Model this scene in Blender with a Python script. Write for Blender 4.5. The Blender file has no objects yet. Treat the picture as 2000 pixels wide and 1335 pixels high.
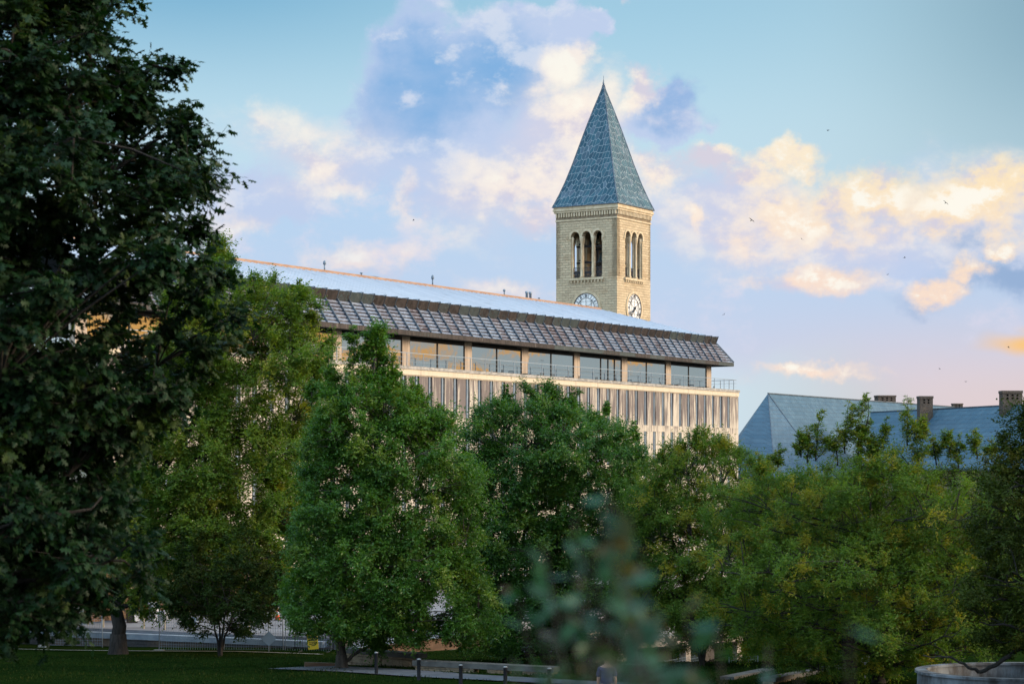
import bpy, bmesh, math, random
import numpy as np
from mathutils import Vector, Matrix
R = math.radians
scene = bpy.context.scene
COL = scene.collection

# ------------------------------------------------------------------ camera
F = 4000.0                                   # focal length in photo pixels (2000 px wide)
cam_d = bpy.data.cameras.new('camera'); cam = bpy.data.objects.new('camera', cam_d); COL.objects.link(cam)
cam_d.sensor_width = 36; cam_d.lens = 72
cam_d.shift_y = (905 - 667.5) / 2000.0
cam.rotation_euler = (R(90), 0, 0); cam.location = (0, 0, 0)
cam_d.clip_start = 0.1; cam_d.clip_end = 8000
cam_d.dof.use_dof = True; cam_d.dof.focus_distance = 150; cam_d.dof.aperture_fstop = 3.2
scene.camera = cam
scene.view_settings.view_transform = 'Standard'; scene.view_settings.look = 'None'
scene.view_settings.gamma = 1; scene.view_settings.exposure = 1.0
scene.cycles.use_denoising = True
scene.cycles.max_bounces = 6; scene.cycles.diffuse_bounces = 3; scene.cycles.glossy_bounces = 3
scene.cycles.transmission_bounces = 3; scene.cycles.transparent_max_bounces = 6

# ------------------------------------------------------------------ node helper
class NT:
    def __init__(s, tree): s.t = tree
    def n(s, typ, **kw):
        nd = s.t.nodes.new(typ)
        for k, v in kw.items(): setattr(nd, k, v)
        return nd
    def link(s, sock, v):
        if v is None: return
        if isinstance(v, (int, float)): sock.default_value = v
        elif isinstance(v, (tuple, list)):
            v = tuple(v)
            if sock.type == 'RGBA' and len(v) == 3: v = v + (1,)
            sock.default_value = v
        else: s.t.links.new(v, sock)
    def m(s, op, a, b=None, c=None, clamp=False):
        nd = s.n('ShaderNodeMath', operation=op, use_clamp=clamp)
        for i, v in enumerate((a, b, c)): s.link(nd.inputs[i], v)
        return nd.outputs[0]
    def vm(s, op, a, b=None, scale=None):
        nd = s.n('ShaderNodeVectorMath', operation=op)
        s.link(nd.inputs[0], a); s.link(nd.inputs[1], b)
        if scale is not None: s.link(nd.inputs['Scale'], scale)
        return nd.outputs['Value'] if op in ('LENGTH', 'DOT_PRODUCT') else nd.outputs[0]
    def xyz(s, x, y, z):
        nd = s.n('ShaderNodeCombineXYZ')
        for i, v in enumerate((x, y, z)): s.link(nd.inputs[i], v)
        return nd.outputs[0]
    def sep(s, v):
        nd = s.n('ShaderNodeSeparateXYZ'); s.link(nd.inputs[0], v); return nd.outputs
    def noise(s, vec, scale=1, detail=4, rough=.55, col=False, dist=0):
        nd = s.n('ShaderNodeTexNoise'); s.link(nd.inputs['Vector'], vec)
        s.link(nd.inputs['Scale'], scale); s.link(nd.inputs['Detail'], detail); s.link(nd.inputs['Roughness'], rough)
        s.link(nd.inputs['Distortion'], dist)
        return nd.outputs[1] if col else nd.outputs[0]
    def ss(s, v, a, b, lo=0, hi=1, typ='SMOOTHSTEP'):
        nd = s.n('ShaderNodeMapRange', interpolation_type=typ)
        for i, q in enumerate((v, a, b, lo, hi)): s.link(nd.inputs[i], q)
        return nd.outputs[0]
    def mix(s, f, a, b, blend='MIX'):
        nd = s.n('ShaderNodeMix', data_type='RGBA', blend_type=blend)
        s.link(nd.inputs[0], f); s.link(nd.inputs[6], a); s.link(nd.inputs[7], b)
        return nd.outputs[2]
def lin(r, g, b):
    f = lambda c: (c/255/12.92) if c/255 <= .04045 else ((c/255+.055)/1.055)**2.4
    return (f(r), f(g), f(b))

# ------------------------------------------------------------------ sky
SUN_AZ, SUN_EL = R(94), R(15)                # azimuth to the right of the view axis (+Y), elevation
world = bpy.data.worlds.new('World'); scene.world = world; world.use_nodes = True
wt = NT(world.node_tree); world.node_tree.nodes.clear()
STR = 0.1
def build_sky():
    t = wt
    d = t.n('ShaderNodeTexCoord').outputs['Generated']
    x, y, z = t.sep(d)
    az = t.m('ARCTAN2', x, y); el = t.m('ARCSINE', z)
    U = t.m('MULTIPLY', az, 4); V = t.m('MULTIPLY', el, 4)
    q = t.vm('SCALE', d, scale=4.0)
    sky = t.n('ShaderNodeTexSky', sky_type='NISHITA', sun_disc=False)
    sky.sun_elevation = SUN_EL; sky.sun_rotation = SUN_AZ
    sky.air_density = 1.0; sky.dust_density = .6; sky.ozone_density = 2.0; sky.altitude = 200
    zz = t.m('ADD', t.m('MULTIPLY', t.m('MAXIMUM', z, 0), 1.8), .1)
    t.link(sky.inputs[0], t.xyz(x, y, zz))
    base = t.mix(1.0, sky.outputs[0], SKYTINT, 'MULTIPLY')
    E = 1.0/(STR*2.0**scene.view_settings.exposure)      # displayed linear value -> background colour
    def C(r, g, b): return tuple(c*E for c in lin(r, g, b))
    # broad tone of the clear sky by elevation and side
    clear = t.mix(t.ss(V, 0.3, .9), C(210, 232, 246), C(182, 222, 242))
    clear = t.mix(t.m('MULTIPLY', t.ss(V, .62, 1.02), t.ss(U, .1, -.65, .45, 1)), clear, C(106, 172, 212))
    clear = t.mix(t.m('MULTIPLY', t.ss(U, .2, 1.0), t.ss(V, -.05, .7, 1, .35)), clear, C(182, 206, 214))
    clear = t.mix(t.m('MULTIPLY', t.ss(U, .55, 1.15), t.ss(V, .35, .9)), clear, C(134, 172, 192))
    clear = t.mix(t.m('MULTIPLY', t.ss(U, .3, 1.1), t.ss(V, .42, .05)), clear, C(232, 205, 205))
    base = t.mix(.94, base, clear)
    warp = t.vm('SCALE', t.vm('SUBTRACT', t.noise(q, 2.2, 3, .5, col=True), (.5, .5, .5)), scale=.17)
    warp2 = t.vm('SCALE', t.vm('SUBTRACT', t.noise(q, 9, 5, .62, col=True), (.5, .5, .5)), scale=.15)
    p = t.vm('ADD', t.xyz(U, V, 0), t.vm('ADD', warp, warp2))
    psoft = t.vm('ADD', t.xyz(U, V, 0), t.vm('SCALE', warp, scale=2.2))
    fb = t.m('SUBTRACT', t.noise(t.vm('MULTIPLY', q, (1, 1, 1.5)), 5.5, 8, .62), .5)
    L = (.05, 0, .045)                     # towards the light: up and to the right
    fbl = t.m('SUBTRACT', t.noise(t.vm('MULTIPLY', t.vm('ADD', q, L), (1, 1, 1.5)), 5.5, 8, .62), .5)
    relief = t.m('SUBTRACT', fb, fbl)      # > 0 on the lit side of each billow
    fb2 = t.m('SUBTRACT', t.noise(t.vm('MULTIPLY', q, (1, 1, 1.8)), 2.3, 6, .55), .5)
    fb3 = t.m('SUBTRACT', t.noise(q, 16, 6, .65), .5)
    def blobs(pp, lst):
        acc = None
        for (cx, cy, rx, ry, w) in lst:
            v = t.vm('MULTIPLY', t.vm('SUBTRACT', pp, ((cx-1000)/1000, (905-cy)/1000, 0)), (1000/rx, 1000/ry, 0))
            f = t.m('MULTIPLY', t.m('SUBTRACT', 1.0, t.vm('LENGTH', v)), w)
            acc = f if acc is None else t.m('SMOOTH_MAX', acc, f, .12)
        return acc
    # veil: thin lavender sheet low in the sky
    veil = blobs(psoft, [(900, 470, 620, 330, 1), (1500, 560, 620, 290, 1), (1900, 620, 500, 240, 1), (620, 460, 300, 200, .9)])
    va = t.m('MULTIPLY', t.ss(t.m('ADD', veil, t.m('MULTIPLY', fb2, .9)), .05, .55), .88)
    vcol = t.mix(t.ss(V, .1, .55), C(200, 210, 239), C(182, 212, 245))
    vcol = t.mix(t.m('MULTIPLY', t.ss(U, .1, .9), t.ss(V, .33, .1)), vcol, C(226, 210, 216))
    vcol = t.mix(t.ss(fb, .02, .22), vcol, C(218, 218, 240))
    out = t.mix(va, base, vcol)
    # far deck round the rest of the dome (seen in reflections, lights the place)
    deck = t.ss(fb2, -.08, .14)
    side = t.ss(t.m('ABSOLUTE', U), 1.3, 1.9)
    suncos = t.vm('DOT_PRODUCT', d, (math.sin(R(71)), math.cos(R(71)), .06))
    dcol = t.mix(t.ss(suncos, .80, .975), C(212, 208, 222), C(255, 186, 92))
    fd = t.m('SUBTRACT', t.noise(t.vm('MULTIPLY', q, (1, 1, 2.4)), 9.0, 6, .55), .5)
    deck = t.m('MAXIMUM', t.m('MULTIPLY', deck, t.ss(suncos, .95, .8)), t.m('MULTIPLY', t.ss(t.m('ADD', fd, t.ss(az, R(56), R(72), -.12, .05)), -.01, .05), t.ss(suncos, .8, .95)))
    out = t.mix(t.m('MULTIPLY', side, t.ss(suncos, .7, .95)), out, C(176, 190, 196))
    out = t.mix(t.m('MULTIPLY', t.m('MULTIPLY', deck, side), .95), out, dcol)
    # shaded bodies of the cumulus
    sh = blobs(p, [(830, 190, 150, 170, 1.5), (930, 150, 170, 120, 1.5), (1040, 110, 120, 85, 1.4), (1100, 60, 80, 60, 1.1), (1155, 48, 60, 40, 1.2), (900, 320, 210, 140, 1.1),
                   (1320, 240, 120, 60, 1.5), (700, 330, 130, 80, .8), (540, 400, 160, 70, .8), (1080, 300, 150, 120, .9), (1450, 430, 220, 120, .8), (1700, 520, 220, 70, .7)])
    sd_ = t.m('ADD', sh, t.m('MULTIPLY', t.m('ADD', fb, t.m('MULTIPLY', fb3, .3)), .8))
    sa = t.ss(sd_, .0, .42)
    deep = blobs(p, [(830, 190, 150, 150, 1), (960, 150, 170, 110, .8), (1320, 238, 110, 55, .45)])
    scol = t.mix(t.ss(t.m('ADD', deep, t.m('MULTIPLY', t.m('ADD', fb, fb2), .8)), -.15, .8), C(192, 209, 241), C(128, 177, 228))
    scol = t.mix(t.m('MULTIPLY', t.ss(relief, .0, .17), .8), scol, C(217, 226, 244))
    scol = t.mix(t.m('MULTIPLY', t.ss(fb2, .0, .22), .5), scol, C(206, 216, 243))
    out = t.mix(t.m('MULTIPLY', sa, .96), out, scol)
    # soft bright haze of thin cloud round the heads
    so = blobs(psoft, [(1170, 300, 230, 230, 1), (1560, 440, 360, 170, 1), (1900, 440, 220, 120, .9), (640, 320, 200, 130, .6), (1000, 420, 260, 130, .7)])
    soa = t.m('MULTIPLY', t.ss(t.m('ADD', so, t.m('MULTIPLY', t.m('ADD', fb2, fb), .9)), .05, .7), .75)
    out = t.mix(soa, out, t.mix(t.ss(relief, -.10, .12), C(214, 214, 234), C(250, 240, 232)))
    # slate blue bank low on the right
    rb_ = blobs(p, [(1345, 225, 105, 62, 1.3), (1970, 545, 170, 75, 1.2), (1890, 500, 110, 40, .7), (1800, 600, 90, 26, .5)])
    out = t.mix(t.m('MULTIPLY', t.ss(t.m('ADD', rb_, t.m('MULTIPLY', t.m('ADD', fb, fb2), 1.0)), -.08, .85), .8), out, t.mix(t.ss(relief, -.1, .14), t.mix(t.ss(U, .4, .7), C(142, 180, 228), C(140, 170, 212)), C(196, 208, 236)))
    # sunlit heads and rims
    li = blobs(p, [(1000, -12, 46, 26, .9), (1140, -50, 60, 32, 1), (1215, -10, 40, 24, .7), (1108, 140, 70, 66, 1), (1150, 250, 90, 110, 1), (1262, 185, 60, 80, 1.1),
                   (1300, 340, 120, 62, .9), (1420, 320, 110, 34, .9), (1585, 312, 90, 46, 1), (1500, 345, 130, 50, .8), (1690, 395, 150, 75, 1), (1600, 430, 170, 90, .8),
                   (1900, 410, 150, 90, 1), (1985, 385, 80, 50, .8), (1835, 578, 66, 44, 1), (1930, 490, 46, 24, .9), (1880, 535, 50, 30, .7), (1360, 437, 30, 42, 1),
                   (1020, 370, 140, 56, .75), (625, 300, 90, 56, .8), (690, 380, 60, 34, .8), (800, 395, 36, 60, .7), (1590, 566, 150, 40, .7),
                   (1570, 745, 170, 26, .7), (1060, 450, 110, 40, .5), (560, 250, 60, 40, .45), (1450, 480, 130, 60, .4), (480, 440, 90, 40, .5), (700, 520, 160, 30, .45), (980, 560, 140, 26, .4)])
    ld = t.m('ADD', li, t.m('MULTIPLY', t.m('ADD', fb, t.m('MULTIPLY', fb3, .4)), 1.35))
    la = t.ss(ld, -.02, .66)
    lcol = t.mix(t.ss(U, .1, .95), C(253, 243, 234), C(255, 234, 192))
    lcol = t.mix(t.m('MULTIPLY', t.ss(V, .62, .3), t.ss(U, -.6, .2, .45, .7)), lcol, C(250, 222, 212))
    lcol = t.mix(t.m('MULTIPLY', t.ss(relief, .03, -.13), .9), lcol, C(212, 208, 228))
    lcol = t.mix(t.m('MULTIPLY', t.ss(relief, .03, .13), t.ss(ld, .15, .8)), lcol, C(255, 252, 242))
    out = t.mix(t.m('MULTIPLY', la, t.ss(U, -.25, .25, .62, .93)), out, lcol)
    # last glow at the right edge above the roofs
    gl = blobs(psoft, [(2030, 690, 200, 34, 1), (2050, 660, 120, 24, .8)])
    out = t.mix(t.m('MULTIPLY', t.ss(gl, .1, .8), .85), out, C(255, 200, 110))
    # the open sky overhead and in the east, opposite the sunset, is the brightest part of this evening
    gain = t.m('ADD', 1.0, t.m('ADD', t.m('MULTIPLY', t.ss(y, .35, -.5), 2.6), t.m('MULTIPLY', t.ss(z, .3, .8), 1.0)))
    out = t.mix(1.0, out, t.xyz(gain, t.m('MULTIPLY', gain, .985), t.m('MULTIPLY', gain, .96)), 'MULTIPLY')
    bg = t.n('ShaderNodeBackground'); t.link(bg.inputs[0], out); bg.inputs[1].default_value = STR
    o = t.n('ShaderNodeOutputWorld'); t.link(o.inputs[0], bg.outputs[0])
    world.cycles.sampling_method = 'MANUAL'; world.cycles.sample_map_resolution = 512
SKYTINT = (1, 1, 1)
build_sky()
sun_d = bpy.data.lights.new('sun', 'SUN'); sun = bpy.data.objects.new('sun', sun_d); COL.objects.link(sun)
sun_d.energy = 2.7; sun_d.angle = R(20); sun_d.color = (1, .80, .58)
_sd = Vector((math.sin(SUN_AZ)*math.cos(SUN_EL), math.cos(SUN_AZ)*math.cos(SUN_EL), math.sin(SUN_EL)))
sun.rotation_euler = _sd.to_track_quat('Z', 'Y').to_euler(); sun.location = (120, 60, 60)

# ------------------------------------------------------------------ mesh helpers
def tag(o, label=None, cat=None, group=None, kind=None):
    if label: o['label'] = label
    if cat: o['category'] = cat
    if group: o['group'] = group
    if kind: o['kind'] = kind
    return o
def empty(name, loc, rz=0, label=None, cat=None, group=None):
    o = bpy.data.objects.new(name, None); COL.objects.link(o)
    o.location = loc; o.rotation_euler = (0, 0, rz); o.empty_display_size = .2
    return tag(o, label, cat, group)
def link_mesh(name, me, mats, parent=None):
    o = bpy.data.objects.new(name, me); COL.objects.link(o)
    for m in (mats if isinstance(mats, (list, tuple)) else [mats]): me.materials.append(m)
    if parent is not None: o.parent = parent
    return o
class MB:
    """collects shapes, then links them as ONE mesh object"""
    def __init__(s): s.v = []; s.f = []; s.mi = []; s.smooth = []
    def add(s, vs, fs, mi=0, smooth=False):
        k = len(s.v); s.v += [tuple(v) for v in vs]
        for f in fs: s.f.append(tuple(i+k for i in f)); s.mi.append(mi); s.smooth.append(smooth)
        return s
    def box(s, x0, x1, y0, y1, z0, z1, mi=0):
        vs = [(x, y, z) for z in (z0, z1) for y in (y0, y1) for x in (x0, x1)]
        return s.add(vs, [(0, 2, 3, 1), (4, 5, 7, 6), (0, 1, 5, 4), (2, 6, 7, 3), (0, 4, 6, 2), (1, 3, 7, 5)], mi)
    def hexa(s, p, mi=0):     # 8 points: bottom ring 0-3, top ring 4-7
        return s.add(p, [(3, 2, 1, 0), (4, 5, 6, 7), (0, 1, 5, 4), (1, 2, 6, 5), (2, 3, 7, 6), (3, 0, 4, 7)], mi)
    def bar(s, a, b, w, h=None, mi=0, up=(0, 0, 1)):
        a = Vector(a); b = Vector(b); h = w if h is None else h
        d = (b-a).normalized(); u = Vector(up)
        if abs(d.dot(u)) > .98: u = Vector((1, 0, 0))
        x = d.cross(u).normalized()*w/2; y = x.cross(d).normalized()*h/2
        return s.hexa([a-x-y, a+x-y, a+x+y, a-x+y, b-x-y, b+x-y, b+x+y, b-x+y], mi)
    def tube(s, pts, rs, n=8, mi=0, cap=True):
        pts = [Vector(p) for p in pts]; rs = rs if hasattr(rs, '__len__') else [rs]*len(pts)
        k = len(s.v); ref = Vector((0, 0, 1)) if abs((pts[1]-pts[0]).normalized().z) < .9 else Vector((1, 0, 0))
        for i, p in enumerate(pts):
            d = (pts[min(i+1, len(pts)-1)]-pts[max(i-1, 0)]).normalized()
            x = d.cross(ref).normalized(); y = d.cross(x)
            for j in range(n):
                a = 2*math.pi*j/n; s.v.append(tuple(p+(x*math.cos(a)+y*math.sin(a))*rs[i]))
        for i in range(len(pts)-1):
            for j in range(n):
                a = k+i*n+j; b = k+i*n+(j+1) % n
                s.f.append((a, b, b+n, a+n)); s.mi.append(mi); s.smooth.append(True)
        if cap:
            s.f.append(tuple(k+j for j in range(n))[::-1]); s.mi.append(mi); s.smooth.append(False)
            s.f.append(tuple(k+(len(pts)-1)*n+j for j in range(n))); s.mi.append(mi); s.smooth.append(False)
        return s
    def lathe(s, prof, c=(0, 0, 0), n=16, mi=0, smooth=True):
        k = len(s.v)
        for (r, z) in prof:
            for j in range(n):
                a = 2*math.pi*j/n; s.v.append((c[0]+r*math.cos(a), c[1]+r*math.sin(a), c[2]+z))
        for i in range(len(prof)-1):
            for j in range(n):
                a = k+i*n+j; b = k+i*n+(j+1) % n
                s.f.append((a, b, b+n, a+n)); s.mi.append(mi); s.smooth.append(smooth)
        s.f.append(tuple(k+j for j in range(n))[::-1]); s.mi.append(mi); s.smooth.append(False)
        s.f.append(tuple(k+(len(prof)-1)*n+j for j in range(n))); s.mi.append(mi); s.smooth.append(False)
        return s
    def prism(s, poly, z0, z1, mi=0):
        n = len(poly); vs = [(x, y, z0) for x, y in poly]+[(x, y, z1) for x, y in poly]
        return s.add(vs, [tuple(range(n))[::-1], tuple(range(n, 2*n))]+[(i, (i+1) % n, (i+1) % n+n, i+n) for i in range(n)], mi)
    def build(s, name, mats, parent=None):
        me = bpy.data.meshes.new(name); me.from_pydata(s.v, [], s.f)
        me.polygons.foreach_set('material_index', s.mi); me.polygons.foreach_set('use_smooth', s.smooth)
        me.update(); return link_mesh(name, me, mats, parent)

# ------------------------------------------------------------------ materials
def mat(name, col=None, rough=.7, metal=0, spec=.4):
    m = bpy.data.materials.new(name); m.use_nodes = True
    b = m.node_tree.nodes['Principled BSDF']
    b.inputs['Roughness'].default_value = rough; b.inputs['Metallic'].default_value = metal
    b.inputs['Specular IOR Level'].default_value = spec
    if col: b.inputs['Base Color'].default_value = (*col, 1)
    t = NT(m.node_tree); t.b = b; t.mat = m; return t
def bump(t, h, strength=.3, dist=.05):
    nd = t.n('ShaderNodeBump'); nd.inputs['Strength'].default_value = strength; nd.inputs['Distance'].default_value = dist
    t.link(nd.inputs['Height'], h); t.t.links.new(nd.outputs[0], t.b.inputs['Normal'])
def objco(t): return t.n('ShaderNodeTexCoord').outputs['Object']
def island(t): return t.n('ShaderNodeNewGeometry').outputs['Random Per Island']
def noisy(name, c1, c2, scale=1.0, rough=.8, metal=0, stretch=(1, 1, 1), bumps=.2, lo=.35, hi=.65, isl=0, bd=.03):
    t = mat(name, None, rough, metal)
    v = t.vm('MULTIPLY', objco(t), stretch); nz = t.noise(v, scale, 6, .6)
    f = t.ss(nz, lo, hi)
    if isl: f = t.m('ADD', t.m('MULTIPLY', f, 1-isl), t.m('MULTIPLY', island(t), isl))
    t.link(t.b.inputs['Base Color'], t.mix(f, c1, c2))
    if bumps: bump(t, t.noise(v, scale*5, 5, .65), bumps, bd)
    return t.mat

def m_concrete():
    # cream precast panels with their own black run-off streaks
    t = mat('stained precast concrete', None, .85)
    o = objco(t); isl = island(t); x, y, z = t.sep(o)
    off = t.m('MULTIPLY', isl, 37.0)
    v = t.xyz(t.m('ADD', t.m('MULTIPLY', x, 3.2), off), t.m('MULTIPLY', y, 3), t.m('MULTIPLY', z, .22))
    streak = t.noise(v, 1.3, 6, .62)
    broad = t.noise(t.xyz(t.m('ADD', t.m('MULTIPLY', x, .9), off), y, t.m('MULTIPLY', z, .3)), 1, 3, .5)
    fine = t.noise(o, 9, 4, .6)
    dirt = t.m('ADD', t.m('MULTIPLY', streak, 1.15), t.m('ADD', t.m('MULTIPLY', broad, .4), t.m('MULTIPLY', isl, .14)))
    hgt = t.ss(z, 2.4, 5.2, -.04, .16)                          # more run-off on the storey under the parapet
    dirt = t.m('ADD', dirt, hgt)
    f = t.ss(dirt, .78, 1.06)
    c = t.mix(t.ss(fine, .3, .7), (.42, .36, .28), (.51, .445, .355))
    t.link(t.b.inputs['Base Color'], t.mix(t.m('MULTIPLY', f, .88), c, (.085, .065, .066)))
    bump(t, fine, .25, .01); return t.mat
def m_cream():
    t = mat('cream concrete', None, .85); o = objco(t)
    n1 = t.noise(t.vm('MULTIPLY', o, (1, 1, .5)), 1.2, 6, .6); n2 = t.noise(t.vm('MULTIPLY', o, (4, 4, .4)), .9, 5, .65)
    c = t.mix(n1, (.46, .375, .265), (.56, .48, .36))
    t.link(t.b.inputs['Base Color'], t.mix(t.m('MULTIPLY', t.ss(n2, .52, .75), .6), c, (.2, .16, .13))); bump(t, n1, .2, .02); return t.mat
def m_copper():
    t = mat('weathered copper sheet', None, .65, .1, .2); o = objco(t); isl = island(t)
    n1 = t.noise(t.vm('MULTIPLY', o, (2, 2, .5)), 1.4, 6, .65); n2 = t.noise(o, 6, 4, .6)
    c = t.mix(t.ss(n1, .35, .65), (.022, .018, .017), (.050, .040, .036))
    c = t.mix(t.m('MULTIPLY', t.ss(t.m('ADD', n2, t.m('MULTIPLY', isl, .5)), .75, .95), .7), c, (.05, .07, .07))
    c = t.mix(t.m('MULTIPLY', t.ss(t.noise(t.vm('MULTIPLY', o, (6, 6, .6)), 1.5, 4, .6), .6, .72), .45), c, (.22, .19, .17))
    t.link(t.b.inputs['Base Color'], c); t.link(t.b.inputs['Roughness'], t.ss(n2, .3, .7, .4, .7)); bump(t, n1, .2, .02); return t.mat
def m_shingle():
    t = mat('patinated copper shingles', None, .42, .5); o = objco(t); x, y, z = t.sep(o)
    panel = t.n('ShaderNodeTexWhiteNoise', noise_dimensions='1D'); t.link(panel.inputs[1], t.m('FLOOR', t.m('DIVIDE', t.m('ADD', x, 1.7), 9.4/6)))
    pv = panel.outputs[0]; isl = island(t)
    n1 = t.noise(o, 3.2, 6, .7); n2 = t.noise(t.vm('MULTIPLY', o, (1, 1, 5)), 2.2, 5, .65)
    c = t.mix(pv, (.15, .10, .095), (.24, .30, .38))
    c = t.mix(t.m('MULTIPLY', isl, .5), c, (.42, .44, .50))
    c = t.mix(t.m('MULTIPLY', t.ss(n1, .50, .66), .7), c, (.62, .65, .70))
    c = t.mix(t.m('MULTIPLY', t.ss(n2, .54, .70), .7), c, (.06, .038, .034))
    row = t.m('FRACT', t.m('DIVIDE', t.m('SUBTRACT', z, 10.4), .288))          # shadow line painted along every horizontal seam
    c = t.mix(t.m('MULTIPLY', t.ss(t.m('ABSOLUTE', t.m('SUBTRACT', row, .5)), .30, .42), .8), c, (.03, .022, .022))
    t.link(t.b.inputs['Base Color'], c); t.link(t.b.inputs['Roughness'], t.ss(n2, .3, .7, .3, .55)); bump(t, n2, .25, .02); return t.mat
def m_roofmetal():
    t = mat('pale standing seam roof', None, .5, .3); o = objco(t); x, y, z = t.sep(o)
    pan = t.n('ShaderNodeTexWhiteNoise', noise_dimensions='1D'); t.link(pan.inputs[1], t.m('FLOOR', t.m('DIVIDE', x, .78)))
    n1 = t.noise(t.vm('MULTIPLY', o, (1.5, .15, 1)), 1, 4, .55); n2 = t.noise(t.vm('MULTIPLY', o, (2, .4, 1)), 1.3, 5, .65)
    c = t.mix(n1, (.38, .40, .44), (.50, .52, .56)); c = t.mix(t.m('MULTIPLY', pan.outputs[0], .35), c, (.62, .62, .63)); c = t.mix(t.ss(n2, .55, .75, 0, .5), c, (.26, .27, .29))
    t.link(t.b.inputs['Base Color'], c); t.link(t.b.inputs['Roughness'], t.ss(n2, .3, .7, .4, .62)); return t.mat
def m_glass(name, tint, spread=.35, rough=.03):
    t = mat(name, (.02, .03, .035), .2)
    g = t.n('ShaderNodeBsdfGlossy'); g.inputs['Roughness'].default_value = rough; g.inputs['Color'].default_value = (*tint, 1)
    lw = t.n('ShaderNodeLayerWeight'); lw.inputs[0].default_value = spread
    f = t.ss(lw.outputs['Fresnel'], 0, .6, .78, .97)
    o = objco(t); bp = t.n('ShaderNodeBump'); bp.inputs['Strength'].default_value = .06; bp.inputs['Distance'].default_value = .06
    t.link(bp.inputs['Height'], t.noise(o, .7, 2, .5)); t.t.links.new(bp.outputs[0], g.inputs['Normal'])
    mx = t.n('ShaderNodeMixShader'); t.link(mx.inputs[0], f)
    t.t.links.new(t.b.outputs[0], mx.inputs[1]); t.t.links.new(g.outputs[0], mx.inputs[2])
    t.t.links.new(mx.outputs[0], t.t.nodes['Material Output'].inputs[0]); return t.mat
def m_stone(name, c1, c2, cm, w=.75, h=.24, off=.5):
    # coursed rock-faced ashlar; (x+y, z) runs along every axis-aligned wall
    t = mat(name, None, .9); o = objco(t); x, y, z = t.sep(o)
    b = t.n('ShaderNodeTexBrick', offset=off); t.link(b.inputs['Vector'], t.xyz(t.m('ADD', x, y), z, 0))
    b.inputs['Scale'].default_value = 1; b.inputs['Brick Width'].default_value = w; b.inputs['Row Height'].default_value = h
    b.inputs['Mortar Size'].default_value = .016; b.inputs['Mortar Smooth'].default_value = .6; b.inputs['Bias'].default_value = -.1
    t.link(b.inputs['Color1'], c1); t.link(b.inputs['Color2'], c2); t.link(b.inputs['Mortar'], cm)
    n1 = t.noise(o, .35, 5, .6); n2 = t.noise(o, 5, 6, .7); n3 = t.noise(t.vm('MULTIPLY', o, (2.2, 2.2, .25)), 1, 5, .6)
    c = t.mix(t.ss(n2, .3, .75), b.outputs[0], tuple(q*1.25 for q in c1))
    c = t.mix(t.m('MULTIPLY', t.ss(n2, .5, .68), .65), c, tuple(q*.5 for q in c2))
    c = t.mix(t.m('MULTIPLY', t.ss(n1, .5, .7), .35), c, (.30, .17, .07))
    c = t.mix(t.m('MULTIPLY', t.ss(n3, .6, .78), .55), c, (.10, .10, .09))
    t.link(t.b.inputs['Base Color'], c)
    bump(t, t.m('ADD', t.m('MULTIPLY', n2, .8), t.m('MULTIPLY', b.outputs[1], -.6)), 1.0, .14); return t.mat
def m_slate(name, c1, c2, lead, sx, sz, rough=.5):
    t = mat(name, None, rough, .0, .6); o = objco(t); x, y, z = t.sep(o)
    b = t.n('ShaderNodeTexBrick'); t.link(b.inputs['Vector'], t.xyz(t.m('ADD', x, y), z, 0))
    b.inputs['Scale'].default_value = 1; b.inputs['Brick Width'].default_value = sx; b.inputs['Row Height'].default_value = sz
    b.inputs['Mortar Size'].default_value = .022; b.inputs['Mortar Smooth'].default_value = .2
    t.link(b.inputs['Color1'], c1); t.link(b.inputs['Color2'], c2); t.link(b.inputs['Mortar'], lead)
    n = t.noise(o, .5, 5, .6); n2 = t.noise(o, 4, 4, .6)
    c = t.mix(t.ss(n, .3, .7, 0, .6), b.outputs[0], tuple(q*.7 for q in c1)); c = t.mix(t.ss(n2, .5, .8, 0, .35), c, tuple(q*1.5 for q in c2))
    t.link(t.b.inputs['Base Color'], c); bump(t, t.m('ADD', t.m('MULTIPLY', b.outputs[1], -1), n2), .4, .03); return t.mat
def m_spire():
    # slate diamonds between pale lead seams
    t = mat('lead seamed slate', None, .6, 0, .35); o = objco(t); x, y, z = t.sep(o)
    v = t.xyz(t.m('MULTIPLY', t.m('ADD', x, t.m('MULTIPLY', y, 1.02)), 1.0), t.m('MULTIPLY', z, .62), 0)
    v = t.vm('ADD', v, t.vm('SCALE', t.noise(v, .6, 2, .5, col=True), scale=.25))
    e = t.n('ShaderNodeTexVoronoi', feature='DISTANCE_TO_EDGE'); t.link(e.inputs['Vector'], v); e.inputs['Scale'].default_value = 1.9; e.inputs['Randomness'].default_value = .62
    k = t.n('ShaderNodeTexVoronoi', feature='F1'); t.link(k.inputs['Vector'], v); k.inputs['Scale'].default_value = 1.9; k.inputs['Randomness'].default_value = .62
    r = t.sep(k.outputs['Color'])
    c = t.mix(r[0], (.006, .045, .072), (.022, .085, .115)); c = t.mix(t.m('MULTIPLY', t.ss(r[1], .75, 1), .5), c, (.12, .15, .19))
    c = t.mix(t.ss(t.noise(o, 1.8, 5, .65), .45, .75, 0, .5), c, (.03, .05, .07))
    seam = t.ss(e.outputs['Distance'], .06, .025)
    t.link(t.b.inputs['Base Color'], t.mix(t.m('MULTIPLY', seam, .85), c, (.22, .27, .29)))
    bump(t, seam, .5, .05); return t.mat
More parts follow.
